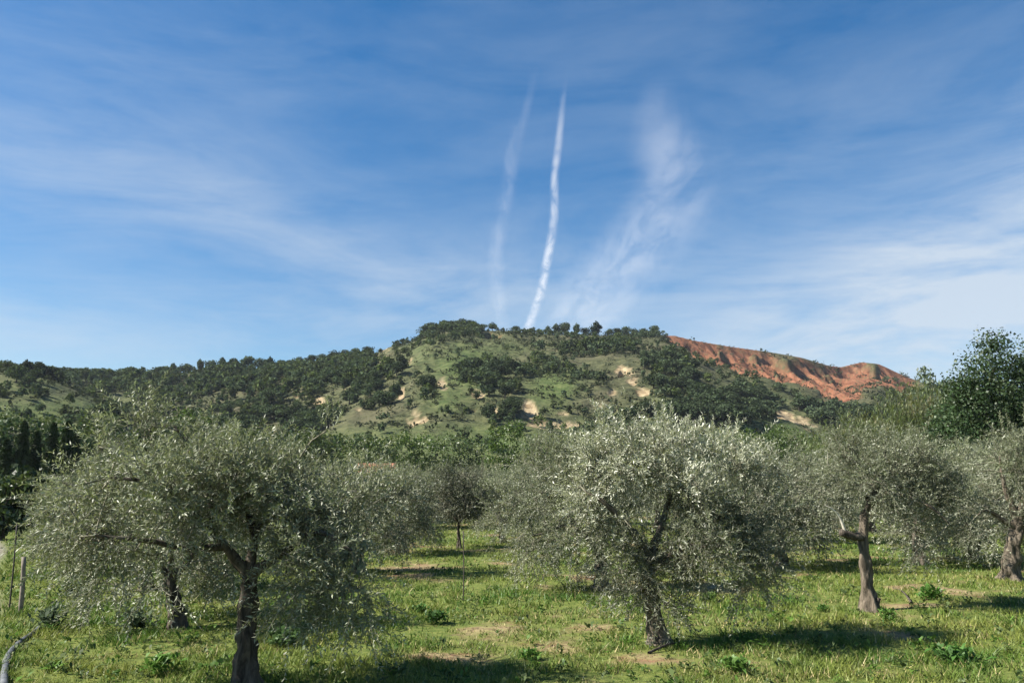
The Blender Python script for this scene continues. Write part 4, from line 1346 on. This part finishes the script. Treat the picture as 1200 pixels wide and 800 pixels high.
# cut sticks by the stubbed tree
for i, (x0, y0, x1, y1, lab) in enumerate([(1068, 708, 1045, 690, 'cut stick lying right of the stubbed tree foot'), (760, 768, 800, 757, 'dry stick lying by the silvery olive trunk')]):
    p0, p1 = on_ground(x0, y0), on_ground(x1, y1)
    p0[2] = p1[2] = 0.04
    v, q = tube(spline([p0, (p0 + p1) / 2 + np.array([.05, 0, .06]), p1], 7), np.linspace(.022, .01, 7), 6)
    obj('cut_stick', make_mesh('cut_stick', v, [q], [M_BARK], smooth=True), None, None, lab, 'stick', 'cut sticks on the grass')


# ------------------------------------------------------------------ contrails, 8 km up
def contrail(path, base_alpha, label, scale, seed):
    ALT = 8000.0
    pts = []; wd3 = []; al = []
    for (x, y, wpx, a_) in path:
        a, e = px_dir(x, y)
        Y = (ALT - CAM_H) / float(e)
        pts.append((float(a) * Y, Y, ALT)); wd3.append(wpx / F * Y); al.append(a_)
    n = 90
    c = spline(pts, n)
    tt = np.linspace(0, 1, n); ts = np.linspace(0, 1, len(pts))
    W_ = np.interp(tt, ts, wd3); A_ = np.interp(tt, ts, al)
    # across the view: wide and thick, lens-shaped section (closed)
    sect = 20
    th = np.linspace(0, 2 * math.pi, sect, endpoint=False)
    side = np.array([1.0, 0, 0])
    vx = np.cos(th); vz = np.sin(th)
    V_ = c[:, None, :] + W_[:, None, None] * vx[None, :, None] * side + (W_[:, None] * 0.22 * vz[None, :])[..., None] * np.array([0, 0, 1.0])
    core = (np.clip(1 - vx ** 2, 0, 1) ** 2.6)[None, :] * A_[:, None]
    i = np.arange(n - 1)[:, None] * sect; j = np.arange(sect)[None, :]; j2 = (j + 1) % sect
    q = np.stack([i + j, i + j2, i + sect + j2, i + sect + j], -1).reshape(-1, 4)
    m_, k = new_mat('contrail_vapour')
    at_ = k.n('ShaderNodeAttribute', attribute_name='core').outputs['Fac']
    tc = k.n('ShaderNodeTexCoord')
    mp = k.n('ShaderNodeMapping'); mp.inputs['Scale'].default_value = (1, 0.22, 1); mp.inputs['Location'].default_value = (seed, seed * 2, 0)
    k.l(tc.outputs['Object'], mp.inputs[0])
    nz = k.noise(mp.outputs[0], scale, 6, 0.62, 0.8)
    alpha = k.m('MULTIPLY', at_, k.m('MULTIPLY', k.ramp(nz, 0.30, 0.66), base_alpha), clamp=True)
    tr = k.n('ShaderNodeBsdfTransparent')
    d = k.n('ShaderNodeBsdfTranslucent'); d.inputs[0].default_value = (.9, .9, .9, 1)
    d2 = k.n('ShaderNodeBsdfDiffuse'); d2.inputs[0].default_value = (.9, .9, .9, 1)
    ms = k.n('ShaderNodeMixShader'); ms.inputs[0].default_value = 0.5
    k.l(d.outputs[0], ms.inputs[1]); k.l(d2.outputs[0], ms.inputs[2])
    mx = k.n('ShaderNodeMixShader'); k.l(alpha, mx.inputs[0]); k.l(tr.outputs[0], mx.inputs[1]); k.l(ms.outputs[0], mx.inputs[2])
    o = k.n('ShaderNodeOutputMaterial'); k.l(mx.outputs[0], o.inputs[0])
    obj('contrail', make_mesh('contrail', V_.reshape(-1, 3), [q], [m_], smooth=True, attrs={'core': core.ravel()}), None, None, label, 'contrail', 'contrails above the hill')


contrail([(615, 392, 8, .8), (622, 375, 8, .8), (633, 345, 7.5, .9), (641, 305, 8, .9), (649, 260, 7.5, .8), (650, 210, 7, .75), (655, 165, 7, .5), (659, 125, 6, .2), (664, 85, 5, .0)], .38,
         'bright narrow white contrail rising from the hilltop in the middle', 0.0026, 1)
contrail([(592, 392, 12, .4), (584, 350, 13, .5), (581, 300, 13, .45), (590, 245, 15, .4), (602, 175, 13, .4), (616, 130, 9, .25), (624, 100, 7, .08), (628, 75, 6, .0)], .18,
         'faint wide contrail left of the bright one', 0.002, 5)
contrail([(665, 395, 62, .8), (698, 355, 72, .8), (735, 308, 76, .75), (772, 262, 72, .65), (792, 215, 66, .55), (782, 170, 58, .6), (775, 130, 44, .3), (775, 90, 30, .0)], .23,
         'broad fluffy trail of cloud spreading right of the bright contrail', 0.0008, 9)

# ------------------------------------------------------------------ air
m_, k = new_mat('haze_air')
pv = k.n('ShaderNodeVolumePrincipled')
pv.inputs['Color'].default_value = (0.80, 0.88, 1.0, 1)
pv.inputs['Density'].default_value = 0.00007
o = k.n('ShaderNodeOutputMaterial'); k.l(pv.outputs[0], o.inputs['Volume'])
zlo = min(float(HV[:, 2].min()), 0) - 1.0
v, f = box(-6900, -6900, zlo, 6900, 6900, float(HV[:, 2].max()) + 25)
obj('haze', make_mesh('haze', v, [f], [m_]), kind='stuff')
